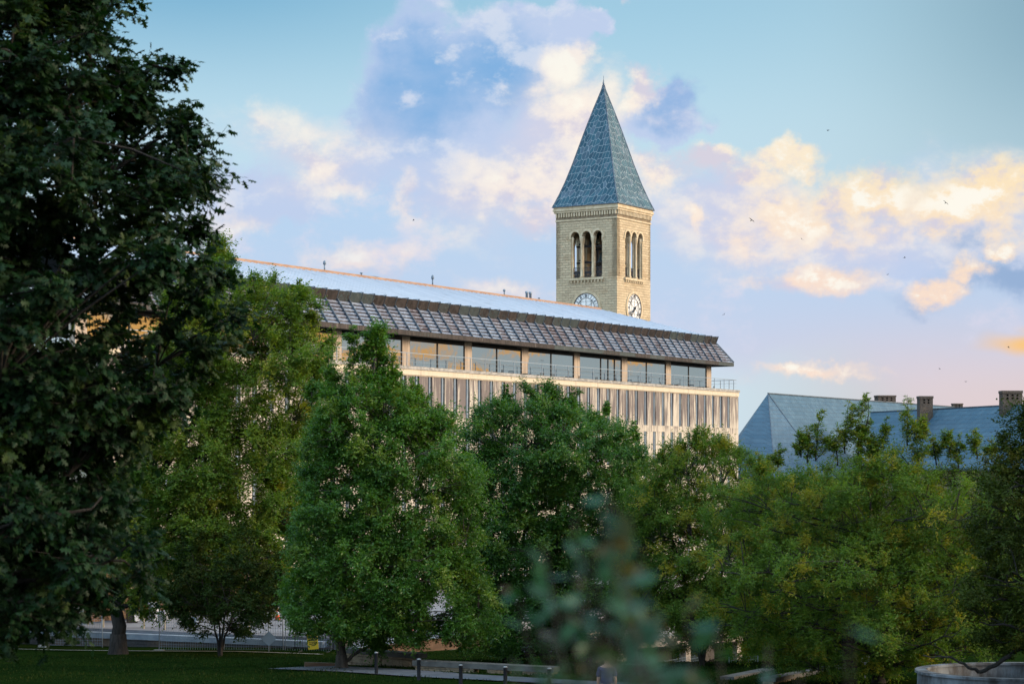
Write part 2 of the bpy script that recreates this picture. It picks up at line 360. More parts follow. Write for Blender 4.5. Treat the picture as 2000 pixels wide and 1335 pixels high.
def m_leaf(name, cols, trans=.35, rough=.5, spec=.35, tcol=None):
    m = bpy.data.materials.new(name); m.use_nodes = True; t = NT(m.node_tree); b = m.node_tree.nodes['Principled BSDF']
    a = t.n('ShaderNodeAttribute', attribute_name='rnd').outputs['Fac']
    a2 = t.n('ShaderNodeAttribute', attribute_name='hue').outputs['Fac']
    c = t.mix(a, cols[0], cols[1]); c = t.mix(t.ss(a2, .45, 1.0), c, cols[2])
    t.link(b.inputs['Base Color'], c); b.inputs['Roughness'].default_value = rough; b.inputs['Specular IOR Level'].default_value = spec
    tr = t.n('ShaderNodeBsdfTranslucent'); t.link(tr.inputs[0], t.mix(1.0, c, tcol or (1.3, 1.5, .5), 'MULTIPLY'))
    mx = t.n('ShaderNodeMixShader'); mx.inputs[0].default_value = trans
    m.node_tree.links.new(b.outputs[0], mx.inputs[1]); m.node_tree.links.new(tr.outputs[0], mx.inputs[2])
    m.node_tree.links.new(mx.outputs[0], m.node_tree.nodes['Material Output'].inputs[0]); return m

M = dict(
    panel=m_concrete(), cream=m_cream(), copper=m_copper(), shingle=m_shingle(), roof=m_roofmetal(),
    rib=noisy('dark copper rib', (.05, .06, .075), (.11, .14, .17), 3, .45, .4, bumps=0),
    ridge=noisy('bright copper ridge', (.22, .125, .08), (.30, .19, .13), 2, .6, .2, (.4, 2, 2), 0),
    glass=m_glass('reflecting window glass', (.74, .78, .80)), slotglass=m_glass('dark slot glass', (.55, .60, .66), .3),
    bronze=noisy('dark bronze frame', (.018, .015, .013), (.035, .03, .027), 4, .5, .4, bumps=0),
    bluegrey=noisy('blue grey metal fin', (.10, .135, .175), (.17, .21, .25), 2, .6, .1, (2, 2, .4), 0),
    rail=mat('galvanised rail', (.20, .24, .28), .55, .3).mat,
    column=noisy('tan concrete column', (.30, .23, .17), (.42, .34, .26), 1.5, .85, 0, (3, 3, .3), .2),
    coping=noisy('grey stone coping', (.20, .185, .165), (.36, .33, .29), 2.5, .9, 0, (1, 1, 2), .3),
    tower=m_stone('tan rock faced ashlar', (.47, .37, .235), (.29, .22, .14), (.19, .145, .095), .85, .33),
    dressed=noisy('dressed sandstone', (.40, .31, .19), (.52, .42, .28), 2.2, .9, 0, (1, 1, .6), .25),
    frieze=noisy('shade painted frieze stone', (.15, .11, .07), (.24, .18, .11), 2, .9, 0, (1, 1, 1), .3),  # darker than the walls: shadow behind the dentils put into the colour
    spire=m_spire(), dial=noisy('milk glass dial', (.72, .70, .66), (.80, .78, .74), 1, .25, 0, bumps=0),
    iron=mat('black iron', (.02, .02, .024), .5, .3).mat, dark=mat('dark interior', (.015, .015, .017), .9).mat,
    clockiron=mat('clock iron', (.022, .028, .042), .5, .2).mat,
    bell=mat('old bell bronze', (.06, .075, .065), .45, .8).mat,
    slate=m_slate('blue slate', (.030, .082, .125), (.062, .120, .160), (.010, .026, .04), .8, .5),
    chimney=m_stone('dark chimney brick', (.10, .075, .055), (.07, .05, .04), (.05, .045, .04), .3, .1),
    hall=m_stone('grey brown stone wall', (.25, .20, .14), (.19, .15, .105), (.14, .12, .09), .9, .35),
    rubble=m_stone('rough retaining stone', (.22, .165, .105), (.15, .115, .075), (.06, .05, .04), .75, .32),
    greystone=m_stone('dark grey rubble wall', (.07, .068, .068), (.04, .04, .042), (.04, .04, .045), .6, .2),
    wood=noisy('brown hoarding board', (.09, .048, .024), (.13, .07, .036), 1.5, .8, 0, (1, 1, 6), .15),
    white=noisy('white painted coping', (.20, .235, .28), (.30, .335, .375), 1, .6, 0, bumps=0),
    bark=noisy('rough grey brown bark', (.03, .023, .017), (.07, .055, .042), 5, .95, 0, (2, 2, .35), .8, bd=.06),
    darkbark=noisy('dark bark', (.010, .008, .006), (.028, .022, .017), 5, .95, 0, (2, 2, .35), .8, bd=.06),
    asphalt=noisy('worn asphalt path', (.05, .052, .06), (.085, .088, .096), 1.2, .9, 0, (1, 1, 1), .2),
    plaza=noisy('wet grey roof membrane', (.13, .13, .145), (.23, .23, .245), .35, .7, 0, (.35, 1.6, 1), .1),
    ledge=noisy('weathered seat slab', (.05, .047, .042), (.09, .085, .075), 2, .9, 0, (1, 1, 1), .3),
    post=mat('black painted post', (.012, .012, .013), .85, 0, .1).mat, postcap=mat('pale post cap', (.22, .215, .205), .5).mat,
    orange=mat('orange plastic', (.62, .09, .03), .5).mat, whiteplastic=mat('white plastic', (.5, .51, .53), .5).mat,
    yellow=noisy('yellow sign face', (.72, .47, .02), (.78, .53, .04), 2, .5, bumps=0), black=mat('black lettering', (.012, .012, .012), .6).mat,
    basin=noisy('stained white basin', (.045, .04, .038), (.17, .185, .20), 1.3, .8, 0, (1.4, 1.4, .5), .2),
    soil=noisy('leaf litter', (.05, .035, .02), (.11, .075, .045), 4, .95, 0, bumps=.6),
    stake=mat('raw pine stake', (.48, .38, .25), .8).mat, tarp=mat('blue tarpaulin', (.10, .16, .24), .6).mat,
    rust=noisy('rusty machine', (.20, .07, .03), (.30, .14, .06), 6, .7, .2, bumps=.2),
    machine=mat('yellow machine paint', (.60, .42, .06), .5).mat,
    skin=mat('skin', (.46, .28, .20), .6).mat, hair=noisy('dark brown hair', (.018, .012, .008), (.04, .026, .018), 30, .5, 0, (1, 1, .2), .3),
    shirt=noisy('navy cotton', (.025, .032, .075), (.035, .045, .10), 14, .9, 0, bumps=.2), trousers=mat('dark trousers', (.03, .03, .034), .9).mat,
    bird=mat('dark plumage', (.03, .03, .035), .8).mat,
)
def m_grass():
    t = mat('mown grass', None, 1.0, 0, 0); o = objco(t)
    n1 = t.noise(o, .25, 5, .6); n2 = t.noise(o, 9, 5, .7)
    c = t.mix(t.ss(n1, .35, .65), (.006, .015, .003), (.013, .025, .004)); c = t.mix(t.ss(n2, .4, .75, 0, .7), c, (.004, .009, .002))
    t.link(t.b.inputs['Base Color'], c); bump(t, n2, .8, .08); return t.mat
M['grass'] = m_grass()

# ------------------------------------------------------------------ ground
def sstep(v, a, b): v = np.clip((v-a)/(b-a), 0, 1); return v*v*(3-2*v)
PY = np.array([-80, 0, 20, 52, 75, 90, 110, 126, 160, 400, 3000.]); PZ = np.array([-.5, -1.7, -3.7, -6.6, -8.1, -9.0, -10.25, -11.1, -11.6, -12, -30.])
def ground(x, y):
    x = np.asarray(x, float); y = np.asarray(y, float)
    z = np.interp(y, PY, PZ)
    z = (z + np.interp(y-2.5, PY, PZ) + np.interp(y+2.5, PY, PZ))/3
    z = z - 3.2*sstep(x, 2.5, 7)*sstep(y, 98, 106)*(1-sstep(y, 170, 190))    # sunken court on the right
    z = z + .05*np.sin(x*.35+y*.11)*(np.abs(y) < 300)
    return z
def gz(x, y): return float(ground(x, y))
def grid_sheet(name, xs, ys, zf, m, label=None):
    X, Y = np.meshgrid(xs, ys); Z = zf(X, Y)
    v = np.stack([X, Y, Z], -1).reshape(-1, 3); nx = len(xs); ny = len(ys)
    i = (np.arange(ny-1)[:, None]*nx+np.arange(nx-1)[None]).reshape(-1)
    f = np.stack([i, i+1, i+nx+1, i+nx], -1)
    me = bpy.data.meshes.new(name); me.from_pydata(v.tolist(), [], f.tolist())
    me.polygons.foreach_set('use_smooth', [True]*len(f)); me.update()
    return tag(link_mesh(name, me, m), kind='structure', label=label)
xs = np.concatenate([np.linspace(-2500, -90, 14), np.linspace(-80, 80, 161), np.linspace(90, 2500, 14)])
ys = np.concatenate([np.linspace(-400, -40, 8), np.linspace(-35, 190, 226), np.linspace(200, 400, 10), np.geomspace(450, 3500, 12)])
grid_sheet('ground', xs, ys, ground, M['grass'])
# distant ground beyond reads as the same lawn; the walk runs along the posts
def ribbon(name, pts, w, dz, m, n=60):
    pts = np.array(pts, float); s = np.linspace(0, len(pts)-1, n); k = np.arange(len(pts))
    P = np.stack([np.interp(s, k, pts[:, 0]), np.interp(s, k, pts[:, 1])], 1)
    d = np.gradient(P, axis=0); d /= np.linalg.norm(d, axis=1)[:, None]; nrm = np.stack([-d[:, 1], d[:, 0]], 1)
    rows = [P+nrm*w*q for q in np.linspace(-.5, .5, 7)]
    v = np.concatenate([np.c_[r, ground(r[:, 0], r[:, 1])+dz] for r in rows])
    f = [(j*n+i, j*n+i+1, (j+1)*n+i+1, (j+1)*n+i) for j in range(6) for i in range(n-1)]
    me = bpy.data.meshes.new(name); me.from_pydata(v.tolist(), [], f); me.update()
    return link_mesh(name, me, m)
tag(ribbon('path', [(-9.5, 90.5), (-6, 86.5), (-2.5, 81), (1.8, 76.5), (7, 73), (14, 71)], 3.2, .05, M['asphalt']), kind='structure')
tag(ribbon('kerb', [(-34, 117.5), (-22, 115.6), (-15, 112.2), (-10, 107.5)], .35, .07, M['coping']), kind='structure')

# plaza: the roof deck under construction in front of the long building
U = Vector((.5135, .858, 0)); Nn = Vector((-.858, .5135, 0))
PZ0 = -10.0
pl = [(-60, 141), (-28.4, 126), (-10.6, 117.7), (-9.0, 116.2), (-8.63, 111.4), (-2.85, 120), (0.5, 131), (6, 150), (20, 212), (-60, 160)]
tag(MB().prism([(x, y) for x, y in pl], -11.9, PZ0).build('plaza', M['plaza']), kind='structure')

# ------------------------------------------------------------------ long concrete building
def build_library():
    L = 97.0; PITCH = 1.88; BAY = 9.4; XO = -2.67
    root = empty('library_building', (23.6, 214, 0), math.atan2(.858, .5135),
                 'long pale concrete building with copper mansard roof and slot windows behind the trees', 'building')
    # local axes: x runs to the far right end (x = -t), y into the building
    tops = [6.93, 3.1, -.73, -4.56, -8.39]; WH = 3.24
    w = MB()
    w.box(-L, 0, .45, 30, -14, 6.93)                                   # core behind the panels
    wall = w.build('wall', M['cream'], root)
    p = MB(); slots = []
    nslot = int(L/PITCH)-1
    for ti, zt in enumerate(tops):
        zb = zt-WH
        p.box(-L, .0, -.02, .446, zb-.59, zb)                          # spandrel band
        edges = [-L]
        for k in range(nslot):
            c = -(2.3+k*PITCH); slots.append((ti, c, zb, zt))
        cs = sorted([-(2.3+k*PITCH) for k in range(nslot)])
        e = -L
        for c in cs+[None]:
            x1 = 0 if c is None else c-.3
            dj = .03*((hash((ti, int(e*10))) % 3)-1)
            if x1-e > .2: p.box(e, x1, .0+dj*.4, .444, zb+.002, zt-.002)
            e = None if c is None else c+.3
    p.box(.002, .35, .1, 30, -14, 6.93)                                # return of the end wall
    p.build('wall_panel', M['panel'], root)
    # slot windows: a metal fin before a deep glazed slot
    def slot(mbg, mbf, c, zb, zt):
        mbg.box(c-.298, c+.298, .40, .448, zb+.004, zt-.004)
        mbf.box(c-.13, c+.08, .02, .396, zb+.004, zt-.004)
        mbf.box(c-.296, c+.296, .36, .398, zb+1.3, zb+1.38)
        mbf.box(c+.2, c+.292, .2, .396, zb+.004, zb+1.35, 1)
    far = MB(); farf = MB()
    rng = random.Random(3)
    for ti, c, zb, zt in slots:
        if ti <= 1:
            g = MB(); f = MB(); slot(g, f, c, zb, zt)
            o = g.build('window', M['slotglass'], root); f.build('mullion', [M['bluegrey'], M['bronze']], o)
        else: slot(far, farf, c, zb, zt)
    o = far.build('window', M['slotglass'], root); o['kind'] = 'stuff'
    o2 = farf.build('mullion', [M['bluegrey'], M['bronze']], o); o2['kind'] = 'stuff'
    # parapet of the roof terrace
    q = MB(); q.box(-L, .05, -.12, .4, 7.0, 7.42); q.box(-L, .05, -.04, .4, 6.932, 6.998); q.build('parapet', M['cream'], root)
    q = MB(); x = -L
    while x < .1:
        x2 = min(x+2.35, .12); q.box(x+.01, x2-.01, -.2, .55, 7.424, 7.67); x = x2
    q.build('coping', M['coping'], root)
    MB().box(-L, .3, .56, 30, 6.934, 7.12).build('terrace_floor', M['coping'], root)
    # railing
    r = MB(); x = -L
    while x <= .05:
        r.box(x-.025, x+.025, .15, .2, 7.67, 8.72); x += BAY/4.0
    for z, th in ((8.70, .05), (8.36, .02), (8.02, .02)): r.box(-L, .08, .16, .19, z, z+th)
    for yy in (1.0, 2.0): r.box(.03, .08, yy, yy+.05, 7.12, 8.72)
    for z, th in ((8.70, .05), (8.36, .02)): r.box(.04, .07, .19, 6, z, z+th)
    r.build('railing', M['rail'], root)
    # glazed top storey
    YB = 2.1; ZF, ZC = 7.124, 10.12
    ncol = 11
    for k in range(ncol):
        c = XO-BAY*k
        MB().box(c-.55, c+.55, YB-.06, YB+.5, ZF, ZC+.1).build('column', M['column'], root)
    for k in range(ncol-1):
        a = XO-BAY*(k+1)+.552; b = XO-BAY*k-.552; mid = (a+b)/2
        for (x0, x1) in ((a, mid-.002), (mid+.002, b)):
            g = MB().box(x0+.06, x1-.06, YB+.03, YB+.07, ZF+.1, ZC-.26).build('window', M['glass'], root)
            f = MB(); f.box(x0, x0+.058, YB-.02, YB+.12, ZF, ZC); f.box(x1-.058, x1, YB-.02, YB+.12, ZF, ZC)
            f.box(x0+.06, x1-.06, YB-.02, YB+.12, ZC-.25, ZC); f.box(x0+.06, x1-.06, YB-.02, YB+.12, ZF, ZF+.09)
            if k == 2 and x0 > mid-1:
                for xx in (x0+1.4, x0+2.7): f.box(xx, xx+.09, YB-.03, YB+.025, ZF+.092, ZC-.252)
            f.build('frame', M['bronze'], g)
    # end bay round the corner
    g = MB().box(XO+.45, XO+.49, YB+.55, 26, ZF+.1, ZC-.38).build('window', M['glass'], root)
    MB().box(XO+.4, XO+.54, YB+.502, 26, ZC-.36, ZC).build('frame', M['bronze'], g)
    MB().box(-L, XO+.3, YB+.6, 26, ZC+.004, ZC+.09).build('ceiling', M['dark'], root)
    # mansard: from the upper edge out to the eave, right-hand end hipped
    e0, e1 = 1.75, .4; z1, z0 = 12.43, 10.47; EX = 1.35
    XE = XO+.62+.35                                                     # upper corner
    def slope(x, s, out=0):      # s = 0 top .. 1 eave
        y = e0+(e1-e0)*s-out*.8; z = z1+(z0-z1)*s+out*.55
        return (x, y, z)
    sh = MB(); rb = MB(); PW = BAY/6; n = int((L+XE)/PW); NS = 7
    for k in range(n):
        xr0 = XE-k*PW; xl = xr0-PW
        extra = EX if k == 0 else 0
        for i in range(NS):
            s0, s1 = i/NS, (i+1)/NS
            a = slope(xl, s0, 0); b = slope(xr0+extra*s0, s0, 0); c = slope(xr0+extra*s1, s1, .11); d = slope(xl, s1, .11)
            c2 = slope(xr0+extra*s1, s1, -.02); d2 = slope(xl, s1, -.02)
            sh.add([a, b, c, d, c2, d2], [(a_i) for a_i in ((3, 2, 1, 0), (5, 4, 2, 3))])
    # the islands of one bay share vertices only per row, so tint varies row by row as on the roof
    for k in range(n+1):
        x = XE-k*PW
        xt = EX if k == 0 else 0
        MB().bar(slope(x, 0, .1), slope(x+xt, 1, .1), .10, .2).build('roof_rib', M['rib'], root)
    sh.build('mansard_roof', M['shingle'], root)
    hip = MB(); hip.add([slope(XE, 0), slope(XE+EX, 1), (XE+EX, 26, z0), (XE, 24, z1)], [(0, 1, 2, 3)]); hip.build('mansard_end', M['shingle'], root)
    f = MB(); x = -L
    while x < XE+EX-.01:
        x2 = min(x+3.1, XE+EX+.06); f.box(x+.006, x2-.006, e1-.09, e1+.05, z0-.33, z0+.03); x = x2
    f.box(XE+EX-.05, XE+EX+.08, e1+.054, 26, z0-.33, z0+.03)
    f.build('fascia', M['copper'], root)
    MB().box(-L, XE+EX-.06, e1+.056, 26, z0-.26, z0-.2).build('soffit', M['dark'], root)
    # coping boxes along the top of the mansard
    cb = MB(); n2 = n
    for k in range(n2):
        a = XE-(k+1)*PW+.02; b = XE-k*PW-.02; o = .28
        bx = [(a, e0-.02, z1), (b, e0-.02, z1), (b, e0+.5, z1), (a, e0+.5, z1), (a-.0, e0-o, z1+.72), (b+.03, e0-o, z1+.72), (b+.03, e0+.5, z1+.70), (a, e0+.5, z1+.70)]
        cb.hexa(bx)
    cb.build('roof_coping', M['copper'], root)
    for k in range(n2+1):
        x = XE-k*PW
        fins = MB(); fins.bar((x, e0-.0, z1+.02), (x, e0-.3, z1+.78), .04, .1)
        fins.bar((x, e0-.36, z1+.78), (x, e0+.6, z1+.80), .05, .05); fins.build('coping_seam', M['rib'], root)
    # shallow hipped main roof and its ridge
    zr = 15.86; yr = 10.7; zl = z1+.73; xh = XE-(yr-e0)
    rf = MB()
    rf.add([(-L, e0+.1, zl), (XE, e0+.1, zl), (xh, yr, zr), (-L, yr, zr)], [(0, 1, 2, 3)])
    rf.add([(XE, e0+.1, zl), (XE, 2*yr-e0, zl), (xh, yr, zr)], [(0, 1, 2)])
    rf.add([(-L, 2*yr-e0, zl), (XE, 2*yr-e0, zl), (xh, yr, zr), (-L, yr, zr)], [(1, 0, 3, 2)])
    roof = rf.build('roof', M['roof'], root)
    sm = MB(); x = -L+.5
    while x < XE-.2:
        lim = yr if x < xh else e0+.1+(XE-x)
        f_ = (lim-(e0+.1))/(yr-e0-.1)
        sm.bar((x, e0+.12, zl+.02), (x, e0+.1+(lim-e0-.1)*.995, zl+(zr-zl)*f_+.02), .035, .05); x += .78
    sm.build('roof_seam', M['roof'], roof)
    rg = MB(); rg.box(-L, xh-.1, yr-.22, yr+.22, zr-.02, zr+.13); rg.box(-L, xh-.1, yr-.34, yr-.28, zr-.16, zr-.02)
    rg.build('ridge_cap', M['ridge'], root)
    # vents standing along the ridge
    def px_x(px, y):   # local x of the ridge point seen at photo column px
        r_ = (px-1000)/F
        X0 = 23.6-.858*y; Y0 = 214+.5135*y
        return -((X0-r_*Y0)/(.5135-.858*r_))
    for px, h in ((634, .8), (845, .9), (985, .55), (706, .25), (1053, .2)):
        x = px_x(px, yr); v = MB(); v.lathe([(.06, 0), (.06, h*.6)], (x, yr, zr+.13), 8); v.lathe([(.13, h*.6), (.13, h*.85), (.04, h)], (x, yr, zr+.13), 8)
        v.build('roof_vent', M['bluegrey'], root)
    for px in (1029, 1036):
        x = px_x(px, yr+.5); MB().lathe([(.13, 0), (.13, .75), (.17, .77), (.17, .95)], (x, yr+.5, zr-.1), 10).build('roof_vent', M['rail'], root)
    # lightning rods along the front roof edge
    return root, px_x
LIB, px_x = build_library()

# terrace chairs and tables standing behind the railing
def terrace_pt(x, y): return LIB.matrix_basis @ Vector((x, y, 7.12))
def terrace_sets():
    def chair_mesh():
        c = MB()
        for sx in (-.22, .22):
            for sy in (-.22, .22): c.bar((sx, sy, 0), (sx*.9, sy*.9, .45), .035)
        c.box(-.24, .24, -.24, .24, .45, .49)
        for sx in (-.22, .22): c.bar((sx*.9, .22, .49), (sx*.9, .28, .86), .035)
        c.bar((-.22, .28, .84), (.22, .28, .84), .04, .07); c.bar((-.22, .26, .68), (.22, .26, .68), .03, .05)
        return c
    def table_mesh():
        c = MB(); c.lathe([(.3, 0), (.3, .03), (.04, .05), (.04, .7)], n=10); c.box(-.55, .55, -.4, .4, .7, .74); return c
    first = {}
    rng = random.Random(5)
    for i in range(19):
        x = -3.6-i*2.35+rng.uniform(-.4, .4); kind = 'terrace_table' if i % 3 == 1 else 'terrace_chair'
        if kind not in first:
            o = (table_mesh() if kind == 'terrace_table' else chair_mesh()).build(kind, M['iron']); first[kind] = o
        else:
            o = first[kind].copy(); COL.objects.link(o)
        o.location = terrace_pt(x, rng.uniform(1.0, 1.5)); o.rotation_euler = (0, 0, rng.uniform(0, 6.3))
        if kind == 'terrace_table': tag(o, 'small dark table on the roof terrace behind the thin railing', 'table', 'tables on the roof terrace')
        else: tag(o, 'dark metal chair on the roof terrace behind the thin railing', 'chair', 'chairs on the roof terrace')
terrace_sets()

# ------------------------------------------------------------------ clock tower
def build_tower():
    W = 9.05; ang = R(90-32)
    root = empty('clock_tower', (13.43, 262, 0), ang, 'tall tan stone bell tower with blue slate spire and two clocks', 'tower')
    # local: x along the right-hand face (0..W), y along the left-hand face (0..W); faces y=0 (right) and x=0 (left)
    zb, z0, z1, ze = -16.0, 24.0, 31.4, 33.3
    HW = W/2
    w = MB()
    w.box(0, W, 0, W, zb, z0)                                   # shaft
    TH = .75
    ops = [(.31*W, .62), (.495*W, .62), (.68*W, .62)]           # arch centres and half widths
    SP, TOPZ = 29.35, z1
    def face(to3):
        # piers, and the wall above the three arches; local (s, d, z): s along the face, d depth
        def bx(s0, s1, za, zc, d0=0, d1=TH):
            P = [to3(s, d, z) for z in (za, zc) for (s, d) in ((s0, d0), (s1, d0), (s1, d1), (s0, d1))]; w.hexa(P)
        l = ops[0][0]-.62; r = ops[2][0]+.62
        bx(0.0, l, z0, TOPZ); bx(r, W, z0, TOPZ)
        segs = [(l, ops[0][0]), (ops[0][0], ops[1][0]), (ops[1][0], ops[2][0]), (ops[2][0], r)]
        bx(ops[0][0]+.62, ops[1][0]-.62, SP, TOPZ); bx(ops[1][0]+.62, ops[2][0]-.62, SP, TOPZ)
        for c, hw in ops:
            K = 12
            for i in range(K):
                a0 = math.pi*i/K; a1 = math.pi*(i+1)/K
                sA, zA = c-hw*math.cos(a0), SP+hw*math.sin(a0); sB, zB = c-hw*math.cos(a1), SP+hw*math.sin(a1)
                P = [to3(sA, 0, zA), to3(sB, 0, zB), to3(sB, TH, zB), to3(sA, TH, zA), to3(sA, 0, TOPZ), to3(sB, 0, TOPZ), to3(sB, TH, TOPZ), to3(sA, TH, TOPZ)]
                w.hexa(P)
    faces = [lambda s, d, z: (s, d, z), lambda s, d, z: (d, s, z), lambda s, d, z: (s, W-d, z), lambda s, d, z: (W-d, s, z)]
    for f in faces: face(f)
    w.box(.1, W-.1, .1, W-.1, TOPZ, TOPZ+.3)
    w.build('wall', M['tower'], root)
    MB().box(TH+.05, W-TH-.05, TH+.05, W-TH-.05, z0+.002, z0+.1).build('belfry_floor', M['dark'], root)
    # columns, sills, iron guards of the openings, arch mouldings
    for fi, f in enumerate(faces):
        for s in (ops[0][0]+.62+.12, ops[1][0]+.62+.12):
            pass
        m = MB()
        for s in ((ops[0][0]+ops[1][0])/2, (ops[1][0]+ops[2][0])/2):
            for d in (.16, .52):
                x, y, _ = f(s, d, 0); c = MB()
                c.lathe([(.24, 0), (.24, .18), (.17, .28), (.15, 4.4), (.17, 4.5), (.26, 4.85), (.28, 5.1), (.28, 5.33)], (x, y, z0+.012), 10)
                c.build('column', M['dressed'], root)
        for s in (ops[0][0]-.62+.02, ops[2][0]+.62-.02):
            x, y, _ = f(s, .3, 0); MB().lathe([(.2, 0), (.2, .2), (.13, .3), (.12, 4.4), (.22, 4.9), (.22, 5.33)], (x, y, z0+.012), 8).build('column', M['dressed'], root)
        l = ops[0][0]-.95; r = ops[2][0]+.95
        def bx(mb, s0, s1, d0, d1, za, zc):
            mb.hexa([f(s, d, z) for z in (za, zc) for (s, d) in ((s0, d0), (s1, d0), (s1, d1), (s0, d1))])
        bx(m, l, r, -.28, -.003, z0-.32, z0-.02)
        s = l+.2
        while s < r-.2: bx(m, s, s+.2, -.2, -.003, z0-.62, z0-.322); s += .5
        m.build('sill', M['dressed'], root)
        a = MB()
        for c, hw in ops:
            K = 12
            for i in range(K):
                a0 = math.pi*i/K; a1 = math.pi*(i+1)/K
                pts = []
                for d in (-.1, -.003):
                    for (rr, aa) in ((hw+.03, a0), (hw+.03, a1), (hw+.30, a1), (hw+.30, a0)):
                        pts.append(f(c-rr*math.cos(aa), d-(.004*ops.index((c, hw))), SP+rr*math.sin(aa)))
                a.hexa(pts)
        bx(a, ops[0][0]-1.0, ops[0][0]-.65, -.09, -.003, SP-.35, SP)
        bx(a, ops[2][0]+.65, ops[2][0]+1.0, -.09, -.003, SP-.35, SP)
        a.build('arch_moulding', M['dressed'], root)
        for c, hw in ops:
            g = MB()
            for i in range(7):
                s = c-hw+.1+i*(2*hw-.2)/6; g.bar(f(s, .4, z0+.03), f(s, .4, z0+1.35), .05)
                if i < 6: g.bar(f(s, .4, z0+.5), f(s+(2*hw-.2)/6, .4, z0+.9), .05); g.bar(f(s, .4, z0+.9), f(s+(2*hw-.2)/6, .4, z0+.5), .05)
            g.bar(f(c-hw, .4, z0+1.35), f(c+hw, .4, z0+1.35), .07); g.bar(f(c-hw, .4, z0+.25), f(c+hw, .4, z0+.25), .06)
            g.build('guard_rail', M['iron'], root)
    # bells and their frame inside
    b = MB()
    for x in (2.6, W-2.6):
        for y in (2.6, W-2.6): b.bar((x, y, z0+.1), (x, y, 31.2), .22)
    for z in (26.2, 28.3, 30.2):
        for q in (2.6, W-2.6): b.bar((q, 1.6, z), (q, W-1.6, z), .2); b.bar((1.6, q, z+.22), (W-1.6, q, z+.22), .2)
    b.build('bell_frame', M['iron'], root)
    for (x, y, z, s) in ((HW, HW, 26.2, 1.2), (2.7, HW, 28.6, .6), (HW, 2.7, 28.4, .6), (W-2.7, HW, 28.8, .5), (HW, W-2.7, 28.6, .6)):
        MB().lathe([(.75*s, 0), (.6*s, .25*s), (.45*s, .8*s), (.38*s, 1.1*s), (.1*s, 1.3*s)], (x, y, z), 14).build('bell', M['bell'], root)
    # cornice: string course, dentils, eave moulding
    c = MB()
    for (o, za, zc) in ((.09, 31.42, 31.62), (.22, 32.505, 32.75), (.34, 32.755, 33.02), (.26, 33.025, ze-.02)):
        c.box(-o, W+o, -o, W+o, za, zc)
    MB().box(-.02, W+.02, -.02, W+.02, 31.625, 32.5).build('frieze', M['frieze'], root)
    for q in range(24):
        s = .05+q*(W-.1-.2)/23
        c.box(s, s+.2, -.21, -.023, 31.95, 32.45); c.box(-.21, -.023, s, s+.2, 31.95, 32.45)
    c.build('cornice', M['dressed'], root)
    # spire, slightly bell-cast at the eave
    ap = 49.7; pr = []
    for t_ in (0, .04, .1, .2, .35, .5, .65, .8, .9, .955, .99):
        r_ = (HW+.38)*((1-t_)**1.0)*(1-.10*math.sin(math.pi*min(1, t_*1.25))*(1-t_)) - .05*t_
        pr.append((max(r_, .07), ze+(ap-ze)*t_))
    sp = MB(); k0 = 0
    for (r_, z) in pr:
        sp.v += [(HW-r_, HW-r_, z), (HW+r_, HW-r_, z), (HW+r_, HW+r_, z), (HW-r_, HW+r_, z)]
    for i in range(len(pr)-1):
        for j in range(4):
            a_ = i*4+j; b_ = i*4+(j+1) % 4; sp.f.append((a_, b_, b_+4, a_+4)); sp.mi.append(0); sp.smooth.append(False)
    k = (len(pr)-1)*4; sp.f.append((k, k+1, k+2, k+3)); sp.mi.append(0); sp.smooth.append(False)
    spo = sp.build('spire_roof', M['spire'], root)
    h = MB()
    for (sx, sy) in ((-1, -1), (1, -1), (1, 1), (-1, 1)):
        for i in range(len(pr)-1):
            h.bar((HW+sx*pr[i][0], HW+sy*pr[i][0], pr[i][1]), (HW+sx*pr[i+1][0], HW+sy*pr[i+1][0], pr[i+1][1]), .12)
    for y in (-.38, W+.38): h.bar((-.38, y, ze), (W+.38, y, ze), .12, .1)
    for x in (-.38, W+.38): h.bar((x, -.38, ze), (x, W+.38, ze), .12, .1)
    h.lathe([(.1, 0), (.13, .3), (.03, .8), (.02, 1.3)], (HW, HW, ap-.25), 8)
    h.build('spire_hip', M['rib'], spo)
    # clocks with roman numerals
    ZC, RC = 20.15, 1.85
    NUM = ['XII', 'I', 'II', 'III', 'IIII', 'V', 'VI', 'VII', 'VIII', 'IX', 'X', 'XI']
    def clock(to3):
        dial = MB(); n = 48
        ring = [to3(RC*math.sin(2*math.pi*i/n), -.03, RC*math.cos(2*math.pi*i/n)) for i in range(n)]
        back = [to3(RC*math.sin(2*math.pi*i/n), .0, RC*math.cos(2*math.pi*i/n)) for i in range(n)]
        dial.add(ring+back, [tuple(range(n))]+[(i, (i+1) % n, n+(i+1) % n, n+i) for i in range(n)])
        d = dial.build('clock_face', M['dial'], root)
        fr = MB()
        def ringbar(mb, r, wd, dep=-.05):
            for i in range(n):
                a0 = 2*math.pi*i/n; a1 = 2*math.pi*(i+1)/n; P = []
                for dd in (dep-.05, dep):
                    for (rr, aa) in ((r-wd, a0), (r-wd, a1), (r+wd, a1), (r+wd, a0)): P.append(to3(rr*math.sin(aa), dd, rr*math.cos(aa)))
                mb.hexa(P)
        def stick(mb, x0, z0_, x1, z1_, wd, dep=-.09):
            L_ = math.hypot(x1-x0, z1_-z0_); px_, pz_ = -(z1_-z0_)/L_*wd/2, (x1-x0)/L_*wd/2; P = []
            for dd in (dep-.04, dep):
                for (x, z) in ((x0+px_, z0_+pz_), (x1+px_, z1_+pz_), (x1-px_, z1_-pz_), (x0-px_, z0_-pz_)): P.append(to3(x, dd, z))
            mb.hexa(P)
        ringbar(fr, RC*.98, .035); ringbar(fr, RC*.66, .02)
